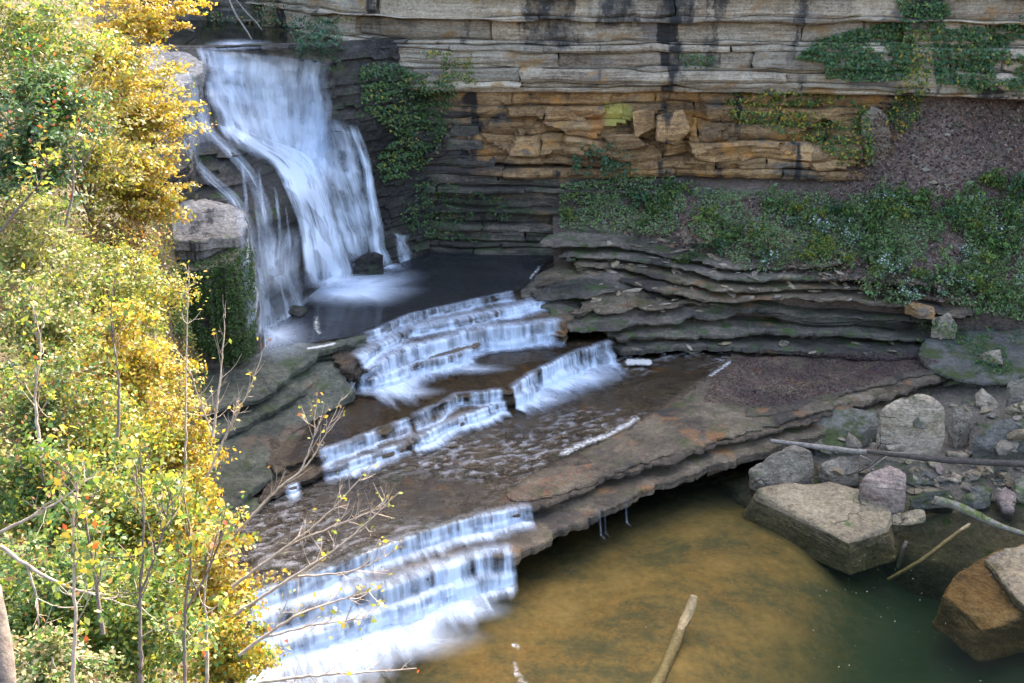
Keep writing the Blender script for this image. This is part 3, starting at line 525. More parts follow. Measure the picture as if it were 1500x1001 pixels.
RB = [([(835, 398, 5.0), (880, 398, 5.0), (930, 414, 4.9), (985, 428, 4.85), (1050, 438, 4.75), (1200, 435, 4.75), (1330, 445, 4.7), (1420, 468, 4.3), (1440, 420, 5), (1200, 380, 5.2), (900, 360, 5.2)], .34, 'ledge', 'lowest'),
      ([(820, 382, 5.4), (890, 388, 5.35), (950, 400, 5.3), (1000, 412, 5.25), (1060, 424, 5.2), (1150, 421, 5.2), (1245, 418, 5.2), (1335, 434, 5.0), (1430, 440, 5), (1440, 400, 5.5), (1200, 360, 5.7), (900, 350, 5.6)], .36, 'ledge', 'second'),
      ([(800, 371, 5.85), (880, 373, 5.8), (960, 384, 5.75), (1010, 394, 5.7), (1070, 409, 5.6), (1200, 404, 5.7), (1300, 412, 5.7), (1400, 420, 5.6), (1420, 380, 6.0), (1200, 350, 6.2), (900, 340, 6.1)], .36, 'dark', 'third'),
      ([(790, 362, 6.25), (870, 357, 6.3), (950, 364, 6.2), (1005, 376, 6.1), (1060, 392, 6.0), (1130, 388, 6.1), (1200, 388, 6.2), (1250, 380, 6.4), (1200, 330, 6.8), (900, 325, 6.7), (800, 340, 6.5)], .36, 'dark', 'topmost')]
for k, (pl, th, mm, w) in enumerate(RB):
    slab('rock_ledge', pl, th, M[mm], w + ' of the four stacked beds curving below the shrubs', 25 + k, strata=.12, under=.45, rough=.2, amp=.04, lip=.16)
slab('rock_ledge', [(1345, 520, 2.6), (1380, 545, 2.4), (1460, 560, 2.4), (1520, 545, 2.6), (1560, 500, 3.2), (1450, 480, 3.2), (1360, 490, 3.0)], .6, M['mossy'], 'mossy bed at the right edge below the talus', 30, strata=.2, under=.3)

# ------------------------------------------------------------------ left outcrop
slab('outcrop_cap', [(235, 352, 10.5), (262, 352, 10.5), (292, 357, 10.4), (320, 346, 10.6), (352, 342, 10.6), (366, 326, 10.8), (356, 308, 11.2), (330, 296, 11.5), (300, 288, 11.7), (262, 284, 12.0), (215, 282, 12.3), (200, 330, 11.2)], 1.1, M['cap'], 'pale flat topped rock outcrop jutting beside the waterfall', 41, rough=.14, amp=.12, strata=.5, inner=.25, under=.2)
slab('outcrop_wall', [(200, 392, 9.4), (250, 394, 9.4), (296, 394, 9.4), (330, 384, 9.6), (352, 368, 9.9), (362, 350, 10.1), (345, 322, 10.6), (200, 310, 10.8)], 5.6, M['dark'], 'dark mossy rock wall below the pale outcrop', 42, rough=.25, amp=.05, strata=.35, inner=.4, under=-.5)
# rock shoulder above it, left of the fall
slab('rock_shoulder', [(205, 135, 16.2), (245, 132, 16.1), (285, 118, 16.3), (292, 92, 16.9), (270, 74, 17.4), (215, 66, 17.6), (180, 90, 17.2)], 1.8, M['cap'], 'rock shoulder with small plants left of the waterfall lip', 43, rough=.3, amp=.15, strata=.4, inner=.3, under=.2)
slab('rock_shoulder', [(190, 255, 13.4), (235, 258, 13.2), (268, 250, 13.2), (285, 215, 14.0), (270, 180, 15.0), (200, 160, 15.6)], 2.2, M['black'], 'dark broken rock beside the thin left stream', 44, rough=.3, amp=.2, strata=.4, inner=.3, under=-.3)

# ------------------------------------------------------------------ slopes
def sheet(name, ctrl, x0, x1, y0, y1, res, mat, label, amp=.2, seed=0, cat='slope', front=None):
    C = np.array(ctrl); t = TPS(C[:, :2], C[:, 2], 5e-3); xs = np.arange(x0, x1, res); ys = np.arange(y0, y1, res); X, Yy = np.meshgrid(xs, ys); Zz = t(np.stack([X, Yy], -1))
    Zz = Zz + amp * fbm(xyz(X * .5, Yy * .5, seed), 5, seed)
    if front is not None: B = np.array(front); B = B[np.argsort(B[:, 0])]; Zz = Zz - 5 * np.clip((np.interp(X, B[:, 0], B[:, 1]) - Yy) / .8, 0, 1)
    return tag(build(name, np.stack([X, Yy, Zz], -1).reshape(-1, 3), gridf(len(xs), len(ys)), mat, solid=True), label, cat, None, 'structure')
tc = [Y(*c) for c in [(840, 305, 65.6), (900, 345, 63.4), (950, 290, 65.3), (1000, 366, 61.8), (1060, 380, 60.2), (1180, 388, 59.4), (1300, 408, 57.6), (1400, 455, 55.8), (1500, 470, 54.5), (1650, 480, 52), (1100, 295, 65), (1200, 290, 64.8), (1270, 262, 64.8), (1300, 210, 65.0), (1315, 165, 65.4),
      (1500, 300, 60.5), (1500, 150, 64.6), (1400, 150, 65), (1400, 250, 62.6), (1350, 350, 60), (1650, 150, 61), (1650, 300, 56.5), (1800, 300, 52), (1800, 480, 48), (1000, 320, 64), (1150, 340, 62.4)]]
tc += [np.array(q, float) for q in [(8, 57.5, 3.2), (12, 57, 3.0), (16, 56, 2.8), (20, 55, 2.6), (23, 53.5, 2.6), (8, 55, 1.2), (14, 54.5, 1.2), (20, 53, 1.2), (4, 58, 3.0), (4, 61, 4.2), (10, 60, 4.8)]]
sheet('talus_slope', tc, 2.5, 46, 47, 68.5, .3, M['soil'], 'leaf covered talus slope climbing to the cliff foot at right', .25, 51, front=[Z(*q) + [0, .9, 0] for q in [(700, 371, 5.9), (800, 371, 5.85), (880, 373, 5.8), (960, 384, 5.75), (1010, 394, 5.7), (1070, 409, 5.6), (1200, 404, 5.7), (1300, 412, 5.7), (1375, 425, 5.3), (1420, 478, 3.4), (1560, 490, 3.2), (1700, 490, 3.2)]])
rb = [Z(*c) for c in [(1090, 700, -.5), (1250, 720, -.3), (1400, 760, -.4), (1500, 780, -.5), (1340, 690, .45), (1420, 680, .7), (1500, 690, .6), (1150, 650, .1), (1280, 610, .7), (1380, 570, 1.4), (1440, 610, 1.3), (1500, 600, 1.6), (1500, 540, 2.3), (1420, 500, 2.7), (1500, 470, 3.4), (1650, 700, 1.2), (1650, 560, 3.5), (1650, 480, 5), (1300, 540, 1.2), (1120, 600, .6), (1050, 520, .6), (1200, 520, .8), (1320, 518, 1.0), (910, 520, .4), (1000, 580, .4), (1200, 570, .8), (1330, 480, 1.2), (1200, 480, .9), (1050, 480, .6), (1600, 850, -.6), (1300, 850, -2.0), (1700, 900, .2)]]
sheet('gravel_bank', rb, 8, 34, 32, 58, .25, M['gravel'], 'gravelly bank between the boulders at the right', .12, 52, 'bank', front=[Z(*q) for q in [(1000, 640, 0), (1090, 712, 0), (1180, 728, 0), (1260, 745, 0), (1330, 775, 0), (1400, 790, 0), (1500, 800, 0), (1650, 830, 0), (1800, 850, 0)]])
bd = [Z(*c) for c in [(1000, 720, -1.3), (800, 800, -1.2), (760, 870, -.7), (900, 920, -.65), (1100, 840, -.7), (1000, 1000, -.55), (1240, 940, -2.0), (1330, 870, -3.0), (1420, 780, -1.5), (1330, 1000, -3.2), (1480, 980, -2.6), (1180, 800, -1.2), (600, 990, -.6), (450, 960, -.5), (350, 1000, -.4), (1130, 900, -1.0), (1600, 1100, -2.5), (900, 1200, -.8), (1250, 1200, -2.6), (300, 1200, -.6), (1100, 690, -1.4), (1300, 720, -1.8), (1500, 760, -1.8), (1650, 800, -2.5), (1200, 880, -1.3), (1500, 880, -3.0), (1700, 1000, -3.2)]]
sheet('pool_bed', bd, -16, 34, 20, 48, .3, M['bed'], 'sandy brown bed seen through the lower pool', .12, 53, 'pool bed')
# foreground hillside: a sloping bluff down which the camera looks
hc = [(-200, 1100, 13), (0, 1000, 17), (250, 1000, 21), (420, 1050, 22), (0, 800, 22), (300, 800, 27), (0, 600, 27), (240, 620, 33), (0, 450, 31), (200, 450, 38), (0, 300, 34), (200, 300, 43), (0, 150, 38), (180, 150, 50), (0, 0, 46), (150, 0, 60), (-200, 500, 24), (-200, 0, 36), (-300, 1000, 14), (100, 1200, 14), (400, 1250, 17), (-200, -200, 44), (100, -200, 66)]
ht = TPS([(c[0] / 100, c[1] / 100) for c in hc], [math.log(c[2]) for c in hc], 1e-3)
pys = np.arange(-60, 1260, 9.0); R_ = []
for py in pys:
    xr = np.interp(py, [-60, 60, 150, 300, 380, 500, 650, 800, 950, 1260], [190, 200, 215, 222, 215, 225, 250, 290, 330, 420])
    pxs = np.linspace(-420, xr, 70); d = np.exp(ht(np.stack([pxs / 100, np.full(70, py / 100)], -1)))
    row = np.array([Pd(a, py, b) for a, b in zip(pxs, d)])
    R_.append(np.vstack([row, *[row[-1] + np.array([.10 * k ** 1.1, .05 * k, -1.25 * k]) for k in range(1, 13)]]))
R_ = np.array(R_); sh_ = R_.shape; R_ += (fbm(R_ * .7, 4, 61) * .3)[..., None] * np.array([.3, -.4, .8]); R_[:, 66:, :2] += (fbm(R_[:, 66:] * .45, 4, 62) * .9)[..., None] * np.array([.7, -.5])
tag(build('hillside', R_.reshape(-1, 3), gridf(sh_[1], sh_[0]), M['slope'], solid=True), 'steep grassy hillside in sunlight at the left', 'hillside', None, 'structure')

# ------------------------------------------------------------------ water
def flat_water(name, pts, mat, label, cat='water', z=None, closed=None, wave=0.0):
    P = np.array([Z(*p) for p in pts])
    if (P[:, 0] * np.roll(P[:, 1], -1) - np.roll(P[:, 0], -1) * P[:, 1]).sum() < 0: P = P[::-1]
    n = len(P)
    pin = [Vector(p[:2]) for p in P]
    if wave:
        mn, mx = P[:, :2].min(0), P[:, :2].max(0); gx, gy = np.meshgrid(np.arange(mn[0], mx[0], .11), np.arange(mn[1], mx[1], .09)); G = np.stack([gx.ravel(), gy.ravel()], -1) + RNG.uniform(-.02, .02, (gx.size, 2)); G = G[inside(P[:, :2], G)]; pin += [Vector(q) for q in G]
    v, e, f, *_ = delaunay_2d_cdt(pin, [(i, (i + 1) % n) for i in range(n)], [], 1, 1e-5)
    v = np.array([tuple(q) for q in v]); zz = np.array([P[np.argmin(((P[:, :2] - q) ** 2).sum(1)), 2] for q in v]); T = np.array([t for t in f])
    if wave:
        d2 = ((v[:, None, :] - P[None, :, :2]) ** 2).sum(-1) + .1; zz = (P[None, :, 2] / d2 ** 2).sum(1) / (1 / d2 ** 2).sum(1); a = .55; q = np.stack([v[:, 0] * math.cos(a) + v[:, 1] * math.sin(a), -v[:, 0] * math.sin(a) + v[:, 1] * math.cos(a)], -1)
        k = vnoise(xyz(q[:, 0] * 1.2, q[:, 1] * 3.4, 0), 3) + .7 * vnoise(xyz(q[:, 0] * 2.2, q[:, 1] * 5.2, 3), 4); wm_ = np.clip(.5 + 1.3 * vnoise(xyz(v[:, 0] * .22, v[:, 1] * .3, 5), 6), .05, 1.2); zz = zz + wave * (1 - 1.6 * np.abs(k)) * wm_; crest_glint = np.clip((.32 - np.abs(k)) * 3.4, 0, 1) * np.clip(wm_ * 1.1, 0, 1) * np.clip(.6 + vnoise(xyz(q[:, 0] * 3, q[:, 1] * 6, 1), 8), 0, 1)  # ripple shape, and the mask of its painted glints
    V = np.c_[v, zz]; F = [T]
    if closed is not None:
        B = V.copy(); B[:, 2] = closed; m = len(V); o = [int(np.argmin(((v - p[:2]) ** 2).sum(1))) for p in P]; o2 = o[1:] + o[:1]
        V = np.vstack([V, B]); F = [np.vstack([T, T[:, ::-1] + m]), np.array([[b, a, a + m, b + m] for a, b in zip(o, o2)])]
    return tag(build(name, V, F, mat, smooth=bool(wave), attrs={'crest_glint': ('FLOAT', crest_glint)} if wave else None), label, cat, None, 'structure')
flat_water('pool_water', [(200, 1330, 0), (330, 900, 0), (560, 840, 0), (700, 780, 0), (900, 690, 0), (1120, 620, 0), (1300, 640, 0), (1520, 700, 0), (1900, 900, 0), (1900, 1330, 0)], M['pool'], 'brown and green pool water in the foreground', closed=-7.0)
flat_water('upper_pool_water', [(365, 515, 4.7), (440, 504, 4.7), (534, 490, 4.7), (600, 461, 4.7), (680, 443, 4.7), (750, 428, 4.7), (775, 415, 4.7), (800, 385, 4.7), (830, 370, 4.7), (560, 355, 4.7), (400, 420, 4.7), (330, 480, 4.7)], M['upper'], 'dark pool at the foot of the tall waterfall')
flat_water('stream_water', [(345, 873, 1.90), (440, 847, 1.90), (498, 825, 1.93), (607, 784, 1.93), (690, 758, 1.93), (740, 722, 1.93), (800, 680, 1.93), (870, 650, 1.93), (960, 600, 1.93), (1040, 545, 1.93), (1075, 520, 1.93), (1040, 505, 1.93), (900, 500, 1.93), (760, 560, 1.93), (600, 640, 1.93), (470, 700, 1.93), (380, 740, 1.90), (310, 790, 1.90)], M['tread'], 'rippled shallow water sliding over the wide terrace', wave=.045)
flat_water('stream_water', [(419, 677, 2.9), (534, 638, 2.93), (600, 613, 2.93), (666, 581, 2.93), (745, 570, 2.93), (788, 543, 2.93), (850, 515, 2.93), (890, 501, 2.93), (890, 480, 2.93), (820, 480, 2.93), (600, 505, 2.93), (500, 560, 2.93), (440, 640, 2.9)], M['calm'], 'dark shallow water on the fourth step of the cascade')
flat_water('river_water', [(60, 75, 17.2), (292, 72, 17.2), (400, 82, 17.2), (485, 92, 17.2), (500, 60, 17.2), (430, 25, 17.2), (300, 15, 17.2), (100, 10, 17.2), (0, 40, 17.2)], M['calm'], 'calm river above the lip of the tall waterfall')
slab('rock_ledge', [(0, 80, 16.9), (292, 70, 16.9), (400, 76, 16.9), (490, 84, 16.9), (510, 50, 16.9), (400, 10, 16.9), (0, 5, 16.9)], .4, M['black'], 'dark river bed above the waterfall lip', 45, inner=.9, step=.5)

GROUND = bvh()
FALLT = bvh({'waterfall_rock', 'rock_ledge', 'outcrop_wall', 'outcrop_cap', 'rock_shoulder'})
def thing(name, loc, label, cat, group=None): return tag(empty(name, loc), label, cat, group)
def band(parent, name, top, bot, back=.6, apron=1.0, dens=1.0, seed=0, step=.07, mat=None, gapf=.35, zb=.06, back_d=.5, calm=False):
    """One line of falling water: slides over the lip, drops, spreads out on the step below."""
    T_ = np.array([Z(*p) for p in top]); B_ = np.array([Z(*p) for p in bot]); n = max(8, int(np.linalg.norm(np.diff(T_, axis=0), axis=1).sum() / step))
    def rs(P):
        d = np.r_[0, np.cumsum(np.linalg.norm(np.diff(P, axis=0), axis=1))]; t = np.linspace(0, d[-1], n); return np.stack([np.interp(t, d, P[:, k]) for k in range(3)], -1), t
    T_, ut = rs(T_); B_, _ = rs(B_)
    j = fbm(xyz(ut * 1.1, seed, 0), 4, seed); j2 = fbm(xyz(ut * .45, seed, 5), 3, seed + 4)
    t2 = np.gradient(T_[:, :2], axis=0); N = np.stack([t2[:, 1], -t2[:, 0]], -1); N /= np.linalg.norm(N, axis=1, keepdims=True) + 1e-9
    N = np.where((N[:, 1:2] > 0), -N, N); N = N * .85 + np.array([[.06, -.3]]); N /= np.linalg.norm(N, axis=1, keepdims=True)
    T_[:, 2] += .05 + .03 * j; sc_ = .5 * np.round(1.5 * vnoise(xyz(ut * .9, seed * 2.2, 1), seed + 6)) / 1.5; T_[:, :2] += N * (.08 + .12 * np.abs(j) + .25 * sc_)[:, None]; T_[:, 2] += .06 * sc_; bul = .34 * np.clip(vnoise(xyz(ut * 1.5, seed, 3), seed + 8) + .2, 0, 1)
    N = N * .9 + np.array([[0.0, -.25]]); N /= np.linalg.norm(N, axis=1, keepdims=True)
    off = ((B_ - T_)[:, :2] * N).sum(1); B_[:, 2] += zb; H = T_[:, 2] - B_[:, 2]
    ch = vnoise(xyz(ut * .75, seed * 1.9 + .5, .5), seed + 31) * 1.2            # which columns meet a mid ledge, and how high
    hl = np.clip(.52 + .34 * vnoise(xyz(ut * .7, seed + .5, 2.5), seed + 32), .25, .78); jut = np.clip(.12 + .45 * ch, 0, .4) * np.clip(H / .8, .35, 1)
    if calm: jut = jut * .1; bul = bul * .1
    rows = []; den = []; vv = []
    rows.append(np.c_[T_[:, :2] - N * back, T_[:, 2] + .02]); den.append(0 * j); vv.append(-back)
    rows.append(np.c_[T_[:, :2] - N * back * .4, T_[:, 2] + .03]); den.append(np.full(n, .22 * back_d * 2)); vv.append(-back * .4)
    br = fbm(xyz(ut * 3.4, seed * 3.3, 0), 4, seed + 12, .7); br2 = .35 * br + .75 * fbm(xyz(ut * 2.9, seed * 3.3 + 7, 0), 4, seed + 13)
    for s in np.linspace(0, 1, 13):
        below = np.clip((s - hl) / .09, 0, 1)
        p = T_[:, :2] + N * (.05 + .16 * s ** .6 * np.clip(H, .3, 1.2) + jut * below)[:, None]; z = T_[:, 2] - H * s
        b2 = (1 - below) * br + below * br2
        rows.append(np.c_[p, z]); vv.append(s * float(np.mean(H)))
        den.append(np.clip(.50 + .35 * fbm(xyz(ut * 1.6, np.full(n, s * 2.2), seed), 3, seed + 51) + gapf * (j * 1.3 + j2 * 1.1) + .95 * b2 + .42 * s ** 2.5, .0, 1))
    B_[:, :2] = rows[-1][:, :2]
    L = (apron if np.ndim(apron) == 0 else np.interp(np.linspace(0, 1, n), np.linspace(0, 1, len(apron)), apron)) * (.8 + .25 * np.clip(j2 + .3, 0, 1) + .35 * br); v0 = vv[-1]
    for s, dn in ((.08, 1.0), (.2, .9), (.38, .62), (.58, .34), (.8, .12), (1.0, 0.0)):
        rows.append(np.c_[B_[:, :2] + N * (L * s)[:, None], B_[:, 2] + .05 * (1 - s) * np.abs(j) + .02 * (1 - s)]); den.append(np.clip(dn * (.9 + .5 * j2 + .45 * br + .4 * fbm(xyz(ut * 1.7 - s * .8, s * 1.5, seed), 3, seed + 15)), 0, 1)); vv.append(v0 + float(np.mean(apron)) * s)
    e = np.minimum(np.arange(n), np.arange(n)[::-1]) / 4.0; e = np.clip(e, 0, 1)
    D_ = np.array(den) * dens * e[None]; V = np.vstack(rows); m = len(rows)
    uv = np.stack([np.tile(ut + seed * 17.3, m), np.repeat(np.array(vv), n)], -1)
    return build(name, V, gridf(n, m), mat or M['silk'], parent, attrs={'dens': ('FLOAT', D_.ravel())}, uv=uv)
def foam_disc(parent, name, cx, cy, rx, ry, z, dens, seed, mat, nr=10, na=48, rot=0.0):
    a = np.linspace(0, 2 * np.pi, na, endpoint=True); r = np.linspace(0, 1, nr); V = []; D_ = []; UV = []
    for i in range(nr):
        for k in range(na):
            w = 1 + .35 * float(fbm(np.array([[math.cos(a[k]) * 1.3, math.sin(a[k]) * 1.3, seed]]), 3, seed)[0]); x = rx * r[i] * w * math.cos(a[k]); y = ry * r[i] * w * math.sin(a[k])
            V.append(Z(cx + x * math.cos(rot) - y * math.sin(rot), cy + x * math.sin(rot) + y * math.cos(rot), z + .03 * (1 - r[i]))); D_.append(dens * 1.35 * (1 - r[i]) ** 1.6); UV.append((a[k] * 1.6 + seed, r[i] * 3))
    return build(name, V, gridf(na, nr), mat, parent, attrs={'dens': ('FLOAT', D_)}, uv=UV)
def cascade(label, bands, grp='lines of small falls down the cascade', mist=()):
    t = thing('cascade', Z(*bands[0]['top'][0]), label, 'cascade', grp)
    for i, b in enumerate(bands): band(t, 'water_veil', **b)
    for q, d in enumerate(mist): foam_disc(t, 'splash_foam', *d, 90 + q, M['foamflow'])
    return t
cascade('topmost low weir spilling from the dark upper pool', [dict(top=[(530, 491, 4.68), (600, 461, 4.68), (680, 443, 4.68), (752, 427, 4.68)], bot=[(532, 503, 4.3), (600, 470, 4.3), (680, 452, 4.3), (758, 435, 4.3)], apron=.9, seed=1, dens=.85, back=.25)])
cascade('second low fall with white water sliding below the weir', [dict(top=[(520, 528, 4.28), (545, 512, 4.28), (600, 483, 4.28), (655, 473, 4.28), (709, 462, 4.28), (771, 447, 4.28), (822, 435, 4.3)], bot=[(522, 545, 3.9), (548, 530, 3.95), (600, 497, 3.95), (655, 485, 3.95), (709, 475, 3.95), (771, 460, 3.95), (824, 447, 3.95)], apron=.9, seed=2, dens=1.0, back=1.0, back_d=1.2)])
cascade('tallest curtain of the cascade, a row of bright veils', [dict(top=[(545, 538, 3.9), (600, 509, 3.95), (650, 499, 3.95), (684, 485, 3.95), (748, 478, 3.95), (826, 471, 3.95)], bot=[(545, 566, 2.9), (600, 545, 2.9), (650, 540, 2.9), (690, 530, 2.9), (748, 518, 2.9), (832, 507, 2.9)], apron=[2.0, 2.2, 1.2, 1.0, 1.3], seed=3, dens=1.05, back=.8, back_d=1.0, gapf=.45),
     dict(top=[(545, 538, 3.92), (620, 505, 3.96), (700, 484, 3.96), (815, 471, 3.96)], bot=[(545, 570, 2.92), (620, 548, 2.92), (700, 530, 2.92), (825, 510, 2.92)], apron=[1.4, 1.4, .8, .6, .6], seed=23, dens=.75, back=.3, gapf=.6)])
cascade('middle row of veils leaping off the narrow plate', [dict(top=[(536, 560, 3.38), (575, 546, 3.42), (610, 532, 3.44), (650, 525, 3.46), (692, 512, 3.46)], bot=[(540, 580, 2.92), (580, 566, 2.92), (614, 553, 2.92), (654, 545, 2.92), (696, 532, 2.92)], apron=[3.2, 2.8, 1.8, 1.2, .7], seed=33, dens=1.05, back=.35, back_d=1.2)], mist=[(585, 574, 75, 15, 2.97, .8), (690, 540, 80, 10, 2.97, .6)])
cascade('short fall tucked against the grey rock at the left', [dict(top=[(520, 543, 3.7), (558, 538, 3.7)], bot=[(524, 572, 2.9), (566, 566, 2.9)], apron=1.3, seed=4, dens=1.2, back=.4), dict(top=[(507, 549, 3.5), (517, 547, 3.5)], bot=[(508, 572, 2.9), (519, 570, 2.9)], apron=.5, seed=14, dens=.9, back=.2)])
cascade('white fan pouring over the right end of the fourth step', [dict(top=[(745, 571, 2.9), (758, 560, 2.9), (788, 542, 2.9), (850, 514, 2.9), (895, 500, 2.9)], bot=[(748, 600, 1.92), (765, 592, 1.92), (795, 577, 1.92), (855, 549, 1.92), (905, 531, 1.92)], apron=[1.2, 1.8, 2.4, 2.6, 2.6], seed=5, dens=1.05, back=.4)], mist=[(858, 553, 66, 20, 1.98, .75), (800, 585, 50, 14, 1.98, .6)])
cascade('broken line of falls along the middle of the fourth step', [dict(top=[(600, 613, 2.88), (666, 580, 2.88), (722, 573, 2.88), (738, 572, 2.88)], bot=[(604, 632, 2.34), (668, 600, 2.34), (724, 592, 2.34), (738, 590, 2.34)], apron=.6, seed=6, dens=1.0, back=.4), dict(top=[(600, 648, 2.32), (640, 626, 2.32), (700, 602, 2.32), (740, 588, 2.32)], bot=[(603, 664, 1.92), (643, 643, 1.92), (703, 619, 1.92), (743, 605, 1.92)], apron=.9, seed=16, dens=1.05, back=.5)])
cascade('long double row of little falls at the left of the fourth step', [dict(top=[(462, 662, 2.85), (534, 638, 2.88), (600, 613, 2.88)], bot=[(465, 678, 2.3), (537, 654, 2.34), (603, 630, 2.34)], apron=.6, seed=7, dens=.95, back=.3, gapf=.6), dict(top=[(470, 690, 2.3), (520, 674, 2.3), (600, 648, 2.3)], bot=[(475, 707, 1.92), (525, 692, 1.92), (604, 665, 1.92)], apron=.8, seed=17, dens=1.0, back=.4, gapf=.6)])
cascade('small white spout in the rock behind the bare twigs', [dict(top=[(415, 716, 2.15), (440, 708, 2.2)], bot=[(418, 738, 1.92), (446, 730, 1.92)], apron=.9, seed=8, dens=1.3, back=.3)])
cascade('low straight fall at the outer edge of the wide terrace', [dict(top=[(490, 829, 1.82), (550, 804, 1.84), (607, 784, 1.84), (700, 756, 1.84), (780, 742, 1.8)], bot=[(494, 850, 1.25), (554, 824, 1.25), (611, 803, 1.25), (703, 773, 1.25), (783, 756, 1.25)], apron=1.0, seed=9, dens=.92, back=.5, gapf=.4)])
cascade('lowest curtain falling into the brown pool', [dict(top=[(488, 868, 1.22), (566, 861, 1.24), (641, 834, 1.24), (700, 815, 1.24), (756, 809, 1.22)], bot=[(490, 920, .06), (570, 910, .06), (645, 886, .06), (704, 866, .06), (758, 850, .06)], apron=[3.0, 3.0, 2.4, 1.8, .9], seed=10, dens=1.15, back=.9, back_d=1.0), dict(top=[(488, 868, 1.24), (566, 861, 1.26), (641, 834, 1.26), (700, 816, 1.24)], bot=[(490, 925, .08), (572, 914, .08), (648, 888, .08), (704, 868, .08)], apron=2.0, seed=20, dens=.7, back=.4, gapf=.6)])
cascade('lower fold of the lowest curtain striking the pool', [dict(top=[(470, 916, .7), (520, 906, .7), (580, 890, .7), (640, 866, .7), (668, 854, .7)], bot=[(474, 942, .06), (524, 932, .06), (584, 916, .06), (644, 891, .06), (672, 879, .06)], apron=[3.2, 3.0, 2.6, 2.2, 1.4], seed=34, dens=1.15, back=.5, back_d=1.2)], mist=[(600, 935, 120, 42, .05, .75), (500, 962, 110, 40, .06, .9), (685, 893, 70, 24, .05, .6)])
cascade('spreading white water at the lower left behind the gold leaves', [dict(top=[(360, 872, 1.8), (440, 848, 1.8), (500, 826, 1.82)], bot=[(365, 900, 1.2), (445, 876, 1.2), (500, 852, 1.2)], apron=1.2, seed=11, dens=1.1, back=.6), dict(top=[(360, 905, 1.15), (430, 888, 1.18), (500, 868, 1.2)], bot=[(365, 940, .55), (440, 925, .55), (510, 905, .55)], apron=1.6, seed=21, dens=1.2, back=1.0, back_d=1.2), dict(top=[(300, 985, .56), (380, 955, .56), (450, 930, .56), (520, 908, .56), (560, 896, .56)], bot=[(310, 1005, .06), (390, 975, .06), (460, 950, .06), (530, 928, .06), (570, 915, .06)], apron=[3.0, 3.6, 4.4, 4.6, 4.2], seed=31, dens=1.5, back=1.2, back_d=1.3)])
cascade('thin trickles dripping from the undercut ledge into the pool', [*[dict(top=[(x, 752 - (x - 866) * .47, 1.12), (x + w, 752 - (x + w - 866) * .47, 1.12)], bot=[(x, 792 - (x - 866) * .47, .03), (x + w, 792 - (x + w - 866) * .47, .03)], apron=.5, seed=12 + x, dens=dn * .6, back=.02, step=.02, calm=True) for x, w, dn in ((873, 4, .55), (880, 3, .35), (911, 4, .45))]])

def flow(parent, name, L, R, off=.18, dens=1.0, nu=26, nv=60, seed=0, fade=(.06, .12), side=.25, sm=1, mat=None, tree=None, wscale=1.0, dv=None):
    """Water running down a rock face: laid on the rock between two edge lines and lifted off it."""
    L = resample(smoothline(np.array(L, float), 2), 1); R = resample(smoothline(np.array(R, float), 2), 1)
    t = np.linspace(0, 1, nv); f = lambda P: np.stack([np.interp(t, np.linspace(0, 1, len(P)), P[:, k]) for k in (0, 1)], -1); L, R = f(L), f(R)
    wl_ = np.linalg.norm(R - L, axis=1)[:, None]; L = L + (R - L) / (wl_ + 1e-6) * (np.minimum(6, wl_ * .22) * fbm(xyz(t * 6, seed, 0), 4, seed + 41)[:, None]); R = R + (R - L) / (wl_ + 1e-6) * (np.minimum(7, wl_ * .22) * fbm(xyz(t * 6, seed, 3), 4, seed + 42)[:, None])
    s = np.linspace(0, 1, nu); G = np.zeros((nv, nu, 3)); last = 58.0
    for i in range(nv):
        for k in range(nu):
            q = L[i] + (R[i] - L[i]) * s[k]; p, n = hit(tree or FALLT, q[0], q[1])
            if p is None: p = Y(q[0], q[1], last)
            last = p[1]; G[i, k] = p
    dist = np.linalg.norm(G - CAM, axis=-1)
    for _ in range(sm):
        d = np.pad(dist, 2, mode='edge'); dist = np.minimum(dist, sum(d[a:a + nv, b:b + nu] for a in range(5) for b in range(5)) / 25)
    d = np.pad(dist, 1, mode='edge'); dist = sum(d[a:a + nv, b:b + nu] for a in range(3) for b in range(3)) / 9
    dirs = (G - CAM) / np.linalg.norm(G - CAM, axis=-1, keepdims=True); bumpf = fbm(xyz(s[None] * 7 * wscale, t[:, None] * 2, seed), 3, seed)
    G = CAM + dirs * (dist - off - .12 * bumpf)[..., None]
    S, T_ = np.meshgrid(s, t); D_ = dens * np.clip(np.minimum(S, 1 - S) / side, 0, 1) ** .8 * np.clip(T_ / fade[0], 0, 1) * np.clip((1 - T_) / fade[1], 0, 1)
    if dv is not None: D_ = D_ * np.interp(T_, np.linspace(0, 1, len(dv)), dv)
    D_ = np.clip(D_ + .3 * D_ * fbm(xyz(S * 5 * wscale, T_ * 1.2, seed + 3), 3, seed + 2), 0, 1)
    cb = fbm(xyz(S * 4 * wscale + .6 * np.floor(T_ * 7 + vnoise(xyz(S * 3, 0, seed), 5)), np.floor(T_ * 7 + vnoise(xyz(S * 3, 0, seed), 5)) * 3.3, seed), 3, seed + 6); D_ = np.clip(D_ * (1 + .75 * cb), 0, 1.2)
    w = np.linalg.norm(G[:, -1] - G[:, 0], axis=1)[:, None] * np.ones_like(S); vv = np.r_[0, np.cumsum(np.linalg.norm(np.diff(G[:, nu // 2], axis=0), axis=1))][:, None] * np.ones_like(S)
    uv = np.stack([S * np.mean(w) + seed * 11.7, vv], -1).reshape(-1, 2)
    return build(name, G.reshape(-1, 3), gridf(nu, nv), mat or M['silkwide'], parent, attrs={'dens': ('FLOAT', D_.ravel())}, uv=uv)
wf = thing('waterfall', Y(430, 420, 60), 'tall silky waterfall dropping in veils into the dark upper pool', 'waterfall')
